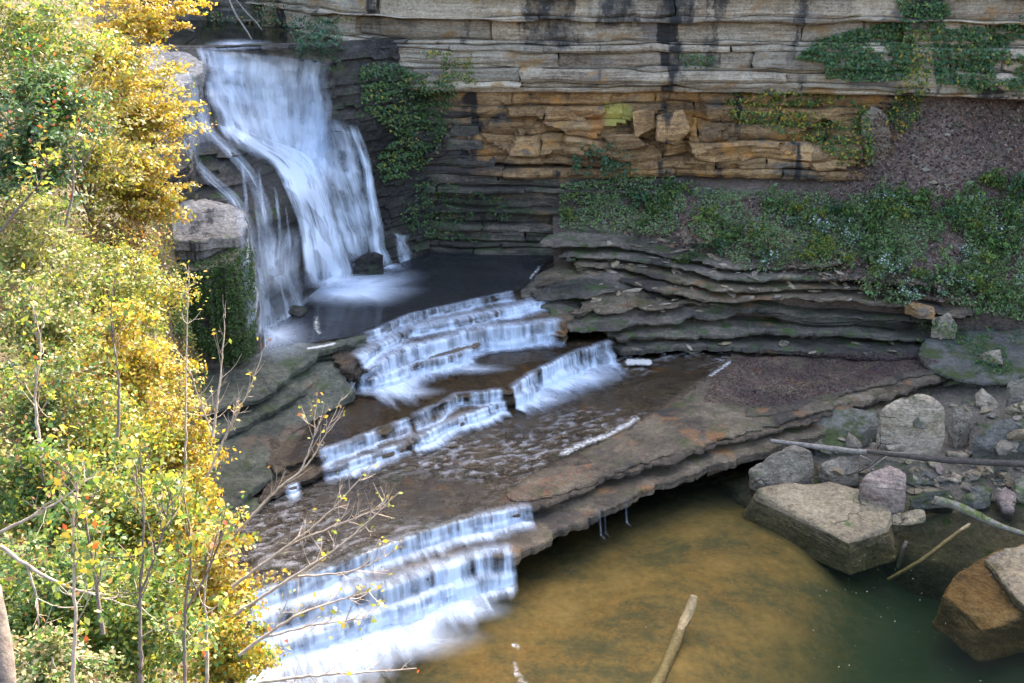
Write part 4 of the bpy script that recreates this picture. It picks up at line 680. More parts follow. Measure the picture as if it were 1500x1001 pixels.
flow(wf, 'water_curtain', [(284, 66), (296, 120), (310, 170), (334, 212)], [(482, 84), (484, 130), (486, 200), (488, 290)], off=.22, dens=.80, nu=70, nv=60, seed=1, side=.10, fade=(.05, .2), wscale=2.4)
flow(wf, 'water_curtain', [(300, 72), (308, 120), (330, 170), (350, 205)], [(474, 84), (476, 130), (472, 190), (468, 260)], off=.4, dens=.5, nu=50, nv=40, seed=2, side=.1, fade=(.1, .25), wscale=3.0)
flow(wf, 'water_apron', [(318, 172), (350, 205), (390, 236), (420, 280), (438, 340), (446, 425)], [(372, 196), (420, 212), (470, 232), (486, 300), (502, 360), (522, 418)], off=.3, dens=1.5, nu=34, nv=60, seed=3, side=.3, fade=(.15, .1))
flow(wf, 'water_veil', [(420, 160), (436, 230), (466, 320), (500, 400)], [(516, 178), (532, 250), (548, 320), (560, 392)], off=.2, dens=.52, nu=40, nv=50, seed=4, side=.15, fade=(.08, .2), wscale=2)
flow(wf, 'water_ribbon', [(508, 182), (526, 235), (538, 300), (548, 392)], [(526, 182), (545, 240), (558, 320), (580, 396)], off=.3, dens=.95, nu=14, nv=50, seed=5, side=.45, fade=(.06, .1))
for q, (a, b, c) in enumerate([(352, 228, 7), (378, 246, 6), (402, 272, 7), (418, 300, 5), (374, 300, 6), (395, 330, 6)]):
    flow(wf, 'water_strand', [(a - c * .5, b), (a + 2, b + 30), (a + 6 - c * .3, b + 62), (a + 8, b + 92)], [(a + c * .5, b), (a + c * .7 + 3, b + 30), (a + 8 + c * .5, b + 62), (a + 13, b + 92)], off=.10, dens=.45, nu=6, nv=24, seed=60 + q, side=.5, fade=(.15, .35))
flow(wf, 'water_stream', [(268, 108), (284, 150), (294, 196), (330, 225), (352, 250), (372, 290), (384, 350), (392, 420)], [(286, 104), (300, 150), (312, 186), (345, 216), (372, 246), (394, 290), (404, 350), (412, 420)], off=.10, dens=.40, nu=16, nv=70, seed=6, side=.5, wscale=1.6, fade=(.05, .15))
flow(wf, 'water_stream', [(262, 190), (276, 240), (300, 268), (330, 292), (350, 325), (352, 400), (362, 495)], [(284, 196), (292, 236), (318, 258), (348, 286), (370, 322), (384, 400), (396, 495)], off=.10, dens=.46, nu=18, nv=80, seed=7, side=.5, wscale=1.6, fade=(.05, .06))
flow(wf, 'water_veil', [(352, 330), (354, 400), (362, 500)], [(440, 330), (440, 400), (470, 480)], off=.15, dens=.42, nu=30, nv=50, seed=8, side=.2, fade=(.2, .1), wscale=2)
flow(wf, 'water_veil', [(255, 120), (262, 180), (275, 240)], [(300, 110), (306, 170), (318, 215)], off=.15, dens=.45, nu=18, nv=30, seed=9, side=.3, fade=(.2, .3), wscale=2)
flow(wf, 'water_veil', [(575, 340), (580, 370), (585, 396)], [(600, 345), (604, 372), (608, 392)], off=.1, dens=.4, nu=14, nv=20, seed=10, side=.3, wscale=2)
foam_disc(wf, 'splash_foam', 510, 422, 135, 32, 4.74, 1.5, 1, M['foamflow'])
foam_disc(wf, 'splash_foam', 490, 412, 75, 22, 4.85, 1.0, 2, M['foamflow'])
foam_disc(wf, 'splash_foam', 404, 490, 70, 40, 4.74, .75, 3, M['foamflow'])
foam_disc(wf, 'splash_foam', 480, 408, 46, 20, 5.1, 1.3, 7, M['foamflow'])
foam_disc(wf, 'splash_foam', 570, 390, 32, 10, 4.74, .9, 4, M['foamflow'])
foam_disc(wf, 'lip_foam', 345, 66, 60, 10, 17.24, .8, 5, M['foamflow'])
def foam_path(pts, w, z, dens, label, seed):
    P = smoothline(np.array(pts, float), 2); P = resample(P, 4); V = []; D_ = []
    t = np.gradient(P, axis=0); N = np.stack([-t[:, 1], t[:, 0]], -1) / (np.linalg.norm(t, axis=1, keepdims=True) + 1e-9)
    for k, s in enumerate(np.linspace(-1, 1, 7)):
        for i, p in enumerate(P):
            q = p + N[i] * s * w; V.append(Z(q[0], q[1], z + .012 * (1 - abs(s)))); D_.append(dens * (1 - abs(s)) ** .5 * min(1, i / 3, (len(P) - 1 - i) / 3))
    return tag(build('foam_streak', V, gridf(len(P), 7), M['foam'], attrs={'dens': ('FLOAT', D_)}), label, 'foam')
foam_path([(770, 418), (780, 403), (798, 384)], 7, 4.76, .85, 'cream foam line along the right end of the upper pool', 1)
foam_path([(812, 670), (850, 652), (900, 634), (945, 606)], 11, 2.05, .9, 'cream foam line between rippled water and dry slab', 2)
foam_path([(1030, 556), (1055, 542), (1078, 522)], 7, 2.04, .9, 'short cream foam line near the dark layered bank', 3)
foam_path([(908, 531), (935, 530), (963, 532)], 8, 1.97, 1.2, 'pale blue oval foam patch at the end of the white fan', 4)
foam_path([(740, 940), (762, 950), (770, 942)], 9, .03, .85, 'upper white foam blob floating on the brown pool', 5)
foam_path([(745, 962), (755, 978), (765, 1000), (785, 1010)], 15, .03, .8, 'lower white foam curl floating on the brown pool', 6)
foam_path([(468, 455), (462, 470), (465, 488), (478, 495)], 12, 4.74, .85, 'curl of foam drifting on the upper pool', 7)
foam_path([(440, 512), (470, 508), (500, 501)], 3, 4.84, 1.2, 'dry pale foam line on the lip of the upper pool', 8)

# ------------------------------------------------------------------ boulders
def boulder(pts, mat, label, seed, drop=1.2, spread=1.0, grp='boulders on the right bank', edge=.15, rough=.13, bevel=.10):
    T_ = np.array([Z(*p) for p in pts]); c = T_.mean(0); B_ = c + (T_ - c) * np.array([spread, spread, .4]); B_[:, 2] = T_[:, 2].min() - drop
    co, F = hull_rock('b', np.vstack([T_, B_]), M[mat], seed, edge, rough, bevel); o = c.copy(); o[2] = B_[:, 2].min()
    ob = obj('boulder', mesh('boulder', co - o, F, M[mat], False)); ob.location = o; SOLID.append((co, [F], 'boulder'))
    return tag(ob, label, 'boulder', grp)
boulder([(1110, 716, .42), (1160, 708, .55), (1215, 706, .68), (1258, 718, .75), (1292, 730, .65), (1306, 752, .42), (1298, 772, .2), (1243, 795, .03), (1215, 780, .06), (1160, 752, .10), (1112, 728, .22)], 'tan', 'broad tan boulder with cracked flat top, half in the pool', 1, 1.3, 1.22, rough=.07)
boulder([(1097, 690, .9), (1130, 664, 1.6), (1165, 651, 1.9), (1190, 660, 1.8), (1196, 680, 1.3), (1160, 708, .5), (1115, 712, .35)], 'boulder', 'slanted grey boulder at the waterline left of the tan one', 2, .7, .9)
boulder([(1255, 710, 1.3), (1275, 690, 1.8), (1300, 678, 2.0), (1328, 692, 1.9), (1332, 720, 1.3), (1312, 735, .8), (1280, 728, .9)], 'pink', 'pinkish rounded boulder wedged behind the tan one', 3, .9, .95)
boulder([(1290, 600, 3.0), (1320, 580, 3.6), (1352, 573, 3.7), (1382, 592, 3.4), (1386, 640, 1.7), (1365, 655, 1.2), (1325, 658, 1.2), (1300, 645, 1.5), (1284, 625, 2.0)], 'boulder', 'tall grey block with pale torn face, largest on the bank', 4, .9, .9)
boulder([(1394, 596, 2.8), (1412, 590, 3.0), (1426, 605, 2.7), (1424, 640, 1.4), (1400, 646, 1.3)], 'boulder', 'narrow upright grey stone right of the tall block', 5, .8, .9)
boulder([(1422, 642, 2.0), (1455, 618, 2.6), (1510, 605, 2.8), (1530, 625, 2.4), (1500, 650, 1.6), (1460, 668, 1.2), (1440, 664, 1.2)], 'mossy', 'moss topped wedge boulder at the right edge', 6, .5, .85)
boulder([(1475, 560, 3.4), (1510, 550, 3.8), (1540, 565, 3.4), (1530, 590, 2.6), (1480, 585, 2.6)], 'boulder', 'grey block high at the right edge under the moss', 7, .6, .95)
boulder([(1470, 596, 2.6), (1500, 585, 2.9), (1540, 592, 2.8), (1520, 606, 2.4), (1480, 605, 2.3)], 'tan', 'flat pale slab lying above the mossy wedge', 8, .3, .95)
boulder([(1385, 872, -.55), (1395, 845, -.4), (1425, 822, -.2), (1460, 806, -.08), (1500, 798, .0), (1580, 800, .0), (1580, 880, -.1), (1500, 898, -.4), (1470, 918, -.75), (1440, 925, -.85), (1405, 900, -.85)], 'rust', 'rust brown boulder mostly under water at the right edge', 9, 1.2, 1.1)
boulder([(1440, 818, .04), (1470, 802, .32), (1520, 794, .55), (1580, 800, .6), (1580, 870, .35), (1505, 892, .05), (1484, 870, .05), (1462, 840, .06)], 'tan', 'pale dry crown of the half sunken boulder at the right edge', 10, .3, .98)
boulder([(1305, 752, .3), (1330, 746, .5), (1355, 745, .5), (1356, 756, .3), (1330, 766, .12), (1305, 768, .08)], 'tan', 'long yellowish stone right of the tan boulder', 11, .5, .95, bevel=.06)
boulder([(1330, 730, .5), (1360, 718, .8), (1392, 716, .8), (1398, 728, .5), (1360, 740, .2), (1335, 742, .15)], 'mossy', 'green streaked stone behind the long yellowish one', 12, .5, .95, bevel=.06)
boulder([(1180, 612, 1.3), (1230, 600, 1.8), (1285, 598, 2.0), (1290, 640, .9), (1250, 660, .6), (1195, 655, .6)], 'mossy', 'dark angular block under the end of the lower ledge', 13, .7, .95)
boulder([(1200, 680, .9), (1230, 668, 1.2), (1262, 672, 1.1), (1260, 690, .7), (1220, 700, .5)], 'boulder', 'grey stone between the slanted and pink boulders', 14, .6, .95, bevel=.06)
boulder([(1410, 730, .5), (1430, 714, .8), (1455, 716, .7), (1452, 732, .4), (1425, 738, .3)], 'mossy', 'mossy grey stone beside the green log', 15, .5, .95, bevel=.06)
boulder([(1462, 722, .6), (1472, 712, .8), (1488, 722, .6), (1485, 748, .2), (1470, 745, .2)], 'pink', 'pale pointed stone near the right edge waterline', 16, .5, .95, bevel=.06)
boulder([(1483, 700, .9), (1500, 690, 1.1), (1530, 695, 1.1), (1520, 725, .5), (1490, 722, .5)], 'boulder', 'round grey stone cut by the right edge', 17, .5, .95, bevel=.06)
boulder([(1340, 302, 8.6), (1375, 270, 9.8), (1405, 266, 9.9), (1412, 280, 9.2), (1385, 298, 8.5), (1350, 306, 8.3)], 'boulder', 'tilted grey slab on the leaf covered talus', 18, .5, .95, grp='slabs on the talus')
boulder([(990, 330, 7.9), (1010, 318, 8.4), (1035, 320, 8.4), (1045, 340, 7.6), (1000, 345, 7.4)], 'boulder', 'dark grey boulder at the left foot of the talus', 19, .5, .95, grp='slabs on the talus')
boulder([(1118, 340, 7.7), (1135, 334, 8.0), (1160, 338, 7.9), (1158, 352, 7.4), (1125, 352, 7.4)], 'boulder', 'small grey slab among the talus shrubs', 20, .4, .95, grp='slabs on the talus')
boulder([(1325, 440, 4.9), (1345, 446, 4.8), (1368, 448, 4.8), (1372, 458, 4.5), (1350, 462, 4.4), (1330, 450, 4.6)], 'orange', 'broken ochre block at the end of the stacked beds', 21, .3, .9, grp='slabs on the talus', bevel=.05)
boulder([(1365, 466, 4.2), (1390, 458, 4.5), (1405, 476, 3.9), (1395, 490, 3.4), (1368, 482, 3.6)], 'boulder', 'grey block below the broken ochre one', 22, .4, .95, grp='slabs on the talus')
boulder([(385, 410, 5.6), (410, 402, 6.2), (440, 400, 6.3), (446, 420, 5.6), (430, 442, 5.0), (400, 450, 4.8)], 'black', 'black wet boulder splitting the left veil of the fall', 23, .5, .95, grp='boulders at the foot of the waterfall', rough=.1)
boulder([(412, 455, 4.9), (430, 446, 5.1), (450, 450, 4.95), (440, 464, 4.75)], 'black', 'small black rock standing in the upper pool', 24, .4, .95, grp='boulders at the foot of the waterfall', bevel=.05)
boulder([(512, 384, 5.6), (535, 372, 6.0), (560, 374, 5.9), (562, 390, 5.2), (535, 396, 4.9)], 'black', 'dark rock at the foot of the thin right ribbon', 25, .5, .95, grp='boulders at the foot of the waterfall')
EX = [(1345, 620, .55, .4, 'mossy', 'mossy chunk at the foot of the tall grey block'), (1400, 668, .55, .3, 'boulder', 'flat grey stone under the narrow upright stone'), (1440, 690, .6, .28, 'tan', 'flat tan slab before the dark trunk'), (1375, 690, .5, .3, 'pink', 'pale flat stone touching the dark trunk'), (1475, 655, .7, .4, 'boulder', 'grey chunk leaning on the mossy wedge'),
      (1310, 655, .5, .35, 'boulder', 'grey chunk left of the tall block'), (1225, 690, .45, .3, 'tan', 'tan chunk between the grey and pink boulders'), (1250, 650, .6, .4, 'boulder', 'grey chunk before the dark angular block'), (1420, 700, .45, .25, 'boulder', 'flat grey stone above the mossy log'), (1445, 590, .8, .5, 'boulder', 'grey slab between the upright stone and the high block'), (1490, 640, .6, .35, 'tan', 'tan stone at the right edge above the trunk'),
      (1345, 705, .55, .3, 'mossy', 'mossy flat stone behind the green streaked one'), (1470, 700, .55, .35, 'tan', 'yellowish stone left of the round grey stone'), (1395, 560, .7, .35, 'mossy', 'mossy slab at the end of the long ledges'), (1455, 530, .9, .45, 'boulder', 'grey slab under the talus plants'), (1205, 662, .5, .35, 'mossy', 'mossy chunk behind the driftwood')]
GRB = bvh()
for q, (px, py, sz, fl, mm, lab) in enumerate(EX):
    p, nn = hit(GRB, px, py); r = np.random.default_rng(q + 40); P = r.normal(size=(11, 3)); P /= np.linalg.norm(P, axis=1, keepdims=True); P = P * np.array([1, .8, fl * 1.6]) * sz * r.uniform(.85, 1.1, (11, 1)); a = r.uniform(0, 6.3); P = np.stack([P[:, 0] * math.cos(a) - P[:, 1] * math.sin(a), P[:, 0] * math.sin(a) + P[:, 1] * math.cos(a), P[:, 2] + .25 * P[:, 0]], -1)
    co, F = hull_rock('b', P, M[mm], q + 80, .14, .08, .05); ob = obj('boulder', mesh('boulder', co, F, M[mm], False)); ob.location = p + np.array([0, 0, .12 * sz]); SOLID.append((co + p, [F], 'boulder')); tag(ob, lab, 'boulder', 'boulders on the right bank')
# loose stones on the bank
stones = []
for k in range(6):
    r = np.random.default_rng(900 + k); P = r.normal(size=(14, 3)); P /= np.linalg.norm(P, axis=1, keepdims=True); P *= np.array([1, .75, .5]) * r.uniform(.8, 1.1, (14, 1))
    co, F = hull_rock('s', P, None, k, .8, .04, .12); stones.append([mesh('stone', co, F, M[m_], False) for m_ in ('boulder', 'tan', 'mossy')])
GR2 = bvh(); r = np.random.default_rng(5); zones = [(1190, 640, 1300, 700, 22), (1330, 655, 1500, 720, 90), (1390, 560, 1500, 650, 50), (1330, 700, 1500, 740, 30), (1100, 335, 1330, 400, 10), (1300, 180, 1500, 280, 14), (870, 352, 1060, 400, 44), (1060, 400, 1320, 440, 44), (830, 415, 1050, 470, 26), (900, 500, 1330, 520, 16)]
adj = ['pale', 'dull grey', 'brown']; done_ = 0
for (x0, y0, x1, y1, n) in zones:
    for k in range(n):
        px, py = r.uniform(x0, x1), r.uniform(y0, y1); p, nn = hit(GR2, px, py)
        if p is None or nn[2] < .5: continue
        c = r.integers(3); flat_ = 340 < py < 525 and px < 1330; s = (.12 + .30 * r.random() ** 1.6) if flat_ else .10 + .34 * r.random() ** 2.2; c = (0 if r.random() < .7 else 1) if flat_ else c; o = obj('stone', stones[r.integers(6)][c]); o.location = p + np.array([0, 0, s * .15]); o.scale = (s * (1.5 if flat_ else 1), s, s * (.55 if flat_ else r.uniform(.6, 1))); o.rotation_euler = (r.uniform(-.3, .3), r.uniform(-.3, .3), r.uniform(0, 6.3))
        tag(o, 'small loose stone among the rubble on the right bank' if py > 500 else 'small loose stone on the talus or the beds below it', 'stone', 'loose stones on the right bank' if py > 500 else 'loose stones on the talus')

# ------------------------------------------------------------------ logs
def log(name, pts, rad, mat, label, seed, sides=12, stubs=()):
    P = resample(smoothline(np.array(pts, float), 2), .12); R = np.interp(np.linspace(0, 1, len(P)), np.linspace(0, 1, len(rad)), rad); V, F, T = tube(P, R, sides, True, seed, .28)
    P0 = P[0].copy(); o = obj(name, mesh(name, V - P0, [F, T], M[mat], True)); o.location = P0
    for st in stubs:
        a = np.array(st[0]); b = np.array(st[1]); V, F, T = tube(resample(np.array([a, (a + b) / 2 + .03, b]), .1), np.linspace(st[2], st[2] * .4, len(resample(np.array([a, (a + b) / 2 + .03, b]), .1))), 6, True, seed, .2); q = obj('stub', mesh('stub', V - P0, [F, T], M[mat], True), o)
    return tag(o, label, 'log', 'logs and driftwood')
log('log', [Z(1016, 873, .55), Z(1012, 890, .25), Z(1000, 915, -.12), Z(980, 965, -.42), Z(955, 1020, -.5)], [.15, .21, .2, .21, .23], 'sunklog', 'pale broken log end rising from the brown pool, rest sunken', 1)
log('log', [Z(1128, 646, 1.55), Z(1200, 655, 1.5), Z(1275, 664, 1.45), Z(1345, 668, 1.4)], [.09, .12, .13, .12], 'dead', 'long reddish driftwood trunk leaning over the small boulders', 2, stubs=[(Z(1260, 668, 1.45), Z(1285, 682, 1.0), .05), (Z(1300, 668, 1.45), Z(1270, 690, .9), .04)])
log('log', [Z(1270, 662, 1.7), Z(1330, 668, 1.7), Z(1400, 676, 1.5), Z(1510, 680, 1.5), Z(1600, 684, 1.5)], [.08, .14, .15, .16, .18], 'darklog', 'straight dark trunk lying across the bank at the right edge', 3)
log('log', [Z(1368, 732, .55), Z(1400, 740, .5), Z(1440, 760, .3), Z(1475, 775, .2), Z(1530, 792, .15)], [.19, .20, .15, .12, .1], 'mosslog', 'moss topped log slanting down into the pool', 4, stubs=[(Z(1440, 758, .4), Z(1436, 750, .75), .04)])
log('log', [Z(1420, 768, .05), Z(1390, 790, -.2), Z(1350, 822, -.7), Z(1300, 850, -1.5)], [.07, .09, .09, .08], 'sunklog', 'thin sunken branch under the green water', 5)
log('log', [Z(1328, 794, .1), Z(1322, 806, -.1), Z(1315, 835, -.8)], [.08, .1, .08], 'darklog', 'dark stub poking up near the sunken branch', 6)
log('log', [Z(1240, 697, .9), Z(1262, 690, 1.2), Z(1282, 678, 1.4), Z(1290, 668, 1.6)], [.03, .04, .04, .03], 'darklog', 'thin dark stick leaning on the driftwood trunk', 7)
log('fallen_branch', [Z(240, 28, 18.6), Z(262, 38, 17.9), Z(284, 47, 17.4)], [.10, .12, .09], 'dead', 'grey fallen branch above the waterfall lip at left', 8)
log('fallen_branch', [Y(336, 0, 70), Y(345, 22, 69), Y(358, 40, 68.3), Y(370, 60, 67.6)], [.05, .06, .06, .04], 'dead', 'longer bare branch hanging over the river', 9)
log('fallen_branch', [Y(346, 0, 70), Y(362, 20, 69.4), Y(376, 33, 69), Y(384, 45, 68.6)], [.04, .05, .05, .03], 'dead', 'shorter bare branch hanging over the river', 10)

# ------------------------------------------------------------------ plants
YEL = (.43, .325, .045); GOLD = (.44, .27, .027); LIME = (.24, .28, .05); GRN = (.09, .165, .04); DKG = (.05, .11, .035); OLV = (.23, .225, .075); BRN = (.28, .15, .06); RED = (.42, .09, .02); PALE = (.40, .34, .17); BLU = (.07, .14, .08)
def leaves(P, Nrm, size, pal, rng, jit=.9):
    """Leaf blades: a folded four-point blade at every position."""
    n = len(P); A = rng.normal(size=(n, 3)); A /= np.linalg.norm(A, axis=1, keepdims=True)
    N = Nrm + jit * rng.normal(size=(n, 3)) * .6; N /= np.linalg.norm(N, axis=1, keepdims=True); T = np.cross(N, A); T /= np.linalg.norm(T, axis=1, keepdims=True) + 1e-9; B = np.cross(N, T)
    s = (size * rng.uniform(.6, 1.3, n))[:, None]; V = np.stack([P - T * s * .55, P + B * s * .34 + N * s * .08, P + T * s * .6 - N * s * .06, P - B * s * .34 + N * s * .08], 1).reshape(-1, 3)
    F = np.arange(n * 4).reshape(n, 4); w = np.array([p[1] for p in pal], float); w /= w.sum(); c = np.array([p[0] for p in pal])[rng.choice(len(pal), n, p=w)]
    c = np.clip(c * rng.uniform(.7, 1.25, (n, 1)) * rng.uniform(.9, 1.1, (n, 3)), 0, .85); C = np.repeat(np.c_[c, np.ones(n)], 4, 0)
    return V, F, C
def shrub_geo(rad, nclus, nleaf, size, pal, seed, shell=.42, upright=.3, stem_from=None, twig=.012, nstem=3, flat=1.0):
    """Stems, forking twigs and leaf sprays of one shrub, about its own origin at the crown centre."""
    rng = np.random.default_rng(seed); rad = np.array(rad); d = rng.normal(size=(nclus, 3)); d /= np.linalg.norm(d, axis=1, keepdims=True)
    C = d * (rng.random((nclus, 1)) ** (1 - shell)) * rad * np.where(rng.random((nclus, 1)) < .22, rng.uniform(1.0, 1.38, (nclus, 1)), 1.0); C *= 1 + .25 * vnoise(C * 1.3 / rad.mean() + seed, seed)[:, None]
    base = np.array(stem_from if stem_from is not None else (0, 0, -rad[2])); wood = Acc(); stems = []
    for k in range(nstem):
        tip = np.array([rng.uniform(-.6, .6) * rad[0], rng.uniform(-.6, .6) * rad[1], rad[2] * rng.uniform(.2, .8)]); mid = base * .4 + tip * .6 * np.array([.6, .6, .7]) + rng.normal(size=3) * .08 * rad
        P = resample(smoothline(np.array([base + rng.normal(size=3) * [.05, .05, 0], base * .7 + mid * .3 + rng.normal(size=3) * .05 * rad, mid, tip]), 2), .35); stems.append(P)
        L = np.linalg.norm(tip - base); V, F, T = tube(P, np.linspace(.012 * L + .012, .008, len(P)), 5, False); wood.add(V, F)
    allp = np.vstack(stems); Pl = []; Nl = []
    for c in C:
        q = allp[np.argmin(((allp - c) ** 2).sum(1) + 2.0 * np.clip(allp[:, 2] - c[2], 0, None) ** 2)]; m_ = (q + c) / 2 + rng.normal(size=3) * .06 * rad
        P = smoothline(np.array([q, m_, c]), 1); V, F, T = tube(P, np.linspace(twig, twig * .4, len(P)), 3, False); wood.add(V, F)
        ax = c - q + rng.normal(size=3) * .3 * rad; ax[2] *= flat; ax /= np.linalg.norm(ax) + 1e-9; sp = rad.mean() * rng.uniform(.16, .46); m = int(nleaf * rng.uniform(.5, 1.5))
        t = rng.uniform(-1, 1, m)[:, None]; p = c + ax * t * sp + rng.normal(size=(m, 3)) * sp * np.array([.32, .32, .22 * flat + .04]); Pl.append(p); Nl.append(np.tile(ax * .25 + np.array([0, -.25, upright + .5]) + rng.normal(size=3) * .35, (m, 1)))
    V, F, Cc = leaves(np.vstack(Pl), np.vstack(Nl), size, pal, rng)
    return V, F, Cc, wood
def shrub(px, py, rx, ry, dist, pal, label, seed, name='shrub', cat='shrub', grp='leafy shrubs on the sunny hillside', nclus=80, nleaf=70, size=.085, nstem=4, base=None, fill=1.0, bark_='bark'):
    c = Pd(px, py, dist); k = dist / FPX; rad = (rx * k, (rx + ry) * .5 * k * .7, ry * k / math.cos(PITCH)); b = Pd(*base) - c if base else np.array([0, 0, -rad[2] * 1.15])
    V, F, C, W = shrub_geo(rad, int(nclus * fill * .82), nleaf, size * 1.12, pal, seed, nstem=nstem, stem_from=b, flat=.35 if 'crown' in label or 'branch' in label else .8)
    t = thing(name, c + b, label, cat, grp)
    o = obj('crown', mesh('crown', V - b, F, M['leaf'], True, attrs={'tint': ('FLOAT_COLOR', C)}), t); obj('trunk', mesh('trunk', W.verts() - b, W.faces(), M[bark_], True), t)
    return t
HS = [  # px, py, rx, ry, dist, palette, label, leaf size, clusters
 (40, 50, 110, 80, 30, [(LIME, 4), (GRN, 4), (PALE, 2), (YEL, 1)], 'pale green shrub in the top left corner', .10, 130),
 (70, 140, 70, 80, 28, [(DKG, 5), (GRN, 4), (RED, .4), (LIME, .6)], 'dark green shrub with a few red leaves below the top corner', .10, 90),
 (170, 90, 85, 70, 38, [(YEL, 5), (LIME, 3), (PALE, 3), (GOLD, 1)], 'pale yellow tree crown left of the river above the fall', .11, 120),
 (215, 18, 75, 34, 36, [(YEL, 5), (GOLD, 4), (LIME, 1)], 'golden branch hanging over the river at the top', .11, 70),
 (205, 175, 85, 75, 37, [(YEL, 6), (GOLD, 2), (LIME, 2), (PALE, 2)], 'yellow tree crown reaching toward the waterfall', .11, 150),
 (120, 230, 95, 80, 34, [(YEL, 4), (LIME, 4), (PALE, 2), (OLV, 2)], 'yellow green tree crown in the middle of the hillside', .11, 130),
 (200, 280, 70, 58, 36, [(YEL, 5), (GOLD, 2.5), (LIME, 2), (PALE, 2)], 'yellow tree crown just left of the pale outcrop', .11, 130),
 (40, 230, 75, 90, 27, [(DKG, 3), (BLU, 3), (OLV, 2), (GRN, 2), (RED, .3)], 'glossy dark evergreen shrub at the left edge', .11, 90),
 (172, 362, 78, 50, 35, [(BRN, 5), (PALE, 3), (OLV, 2), (GOLD, 1)], 'brown withered shrub beside the pale outcrop', .09, 90),
 (40, 360, 95, 80, 26, [(LIME, 3), (OLV, 4), (PALE, 2), (GRN, 1)], 'dull olive shrub at the left edge', .085, 110),
 (150, 430, 100, 70, 29, [(LIME, 4), (OLV, 3), (GRN, 2), (YEL, 1)], 'lime green shrub in the centre of the hillside', .085, 130),
 (60, 480, 90, 80, 24, [(OLV, 4), (GRN, 3), (PALE, 2), (LIME, 2)], 'grey green shrub low on the left edge', .08, 110),
 (215, 420, 55, 75, 32, [(YEL, 4), (LIME, 4), (GRN, 1), (GOLD, 1)], 'yellow green shrub in front of the mossy wall', .085, 80),
 (190, 530, 82, 80, 26, [(YEL, 6), (LIME, 3), (GOLD, 2), (PALE, 1)], 'bright yellow shrub left of the bare saplings', .085, 150),
 (60, 590, 95, 80, 21, [(OLV, 3), (GRN, 3), (BRN, 1), (LIME, 2), (BLU, 1)], 'mixed green and brown shrub at the left edge', .075, 110),
 (150, 640, 95, 80, 22, [(YEL, 4), (LIME, 5), (GRN, 2)], 'yellow lime shrub in the lower middle of the hillside', .075, 140),
 (255, 655, 58, 75, 23, [(GOLD, 2.5), (YEL, 4), (LIME, 3), (PALE, 1.5)], 'golden shrub against the dark left bank', .08, 110),
 (60, 720, 100, 85, 17, [(GRN, 6), (LIME, 4), (YEL, .6), (BRN, .6)], 'leafy green shrub at the lower left', .07, 130),
 (185, 760, 95, 100, 18, [(LIME, 5), (GRN, 5), (YEL, 2)], 'tall lime green sapling in the lower left', .07, 150),
 (275, 760, 52, 80, 20, [(YEL, 4), (GOLD, 2), (LIME, 3)], 'yellow sapling left of the white spout', .07, 80),
 (70, 880, 110, 100, 14.5, [(GRN, 5), (LIME, 3), (DKG, 1), (BRN, .4)], 'green shrub near the bottom left corner', .065, 140),
 (190, 910, 105, 90, 15, [(GRN, 6), (LIME, 4), (YEL, 1)], 'green and lime sapling at the bottom', .065, 150),
 (310, 850, 68, 100, 18, [(GOLD, 3), (YEL, 4), (LIME, 2.5), (PALE, 1.5), (BRN, .5)], 'gold leaved sapling beside the lower falls', .07, 110),
 (330, 955, 75, 65, 16.5, [(GOLD, 2), (YEL, 3), (LIME, 4), (GRN, 1)], 'gold and green sapling at the bottom edge', .065, 100),
 (60, 985, 100, 60, 13, [(PALE, 3), (GRN, 4), (OLV, 2)], 'pale leaved shrub in the bottom left corner', .06, 90),
]
for i, (px, py, rx, ry, d, pal, lab, sz, nc) in enumerate(HS): shrub(px, py, rx, ry, d, pal, lab, 500 + i, size=sz, nclus=nc, name='tree' if 'tree' in lab or 'sapling' in lab else 'shrub', cat='tree' if 'tree' in lab or 'sapling' in lab else 'shrub', nstem=7, bark_='twig' if i % 3 == 0 else 'bark')

log('leaning_log', [Pd(8, 1060, 9.5), Pd(8, 990, 9.6), Pd(-2, 930, 9.7), Pd(-14, 860, 9.8)], [.11, .10, .09, .08], 'bark', 'pale brown trunk cut by the bottom left corner', 33)
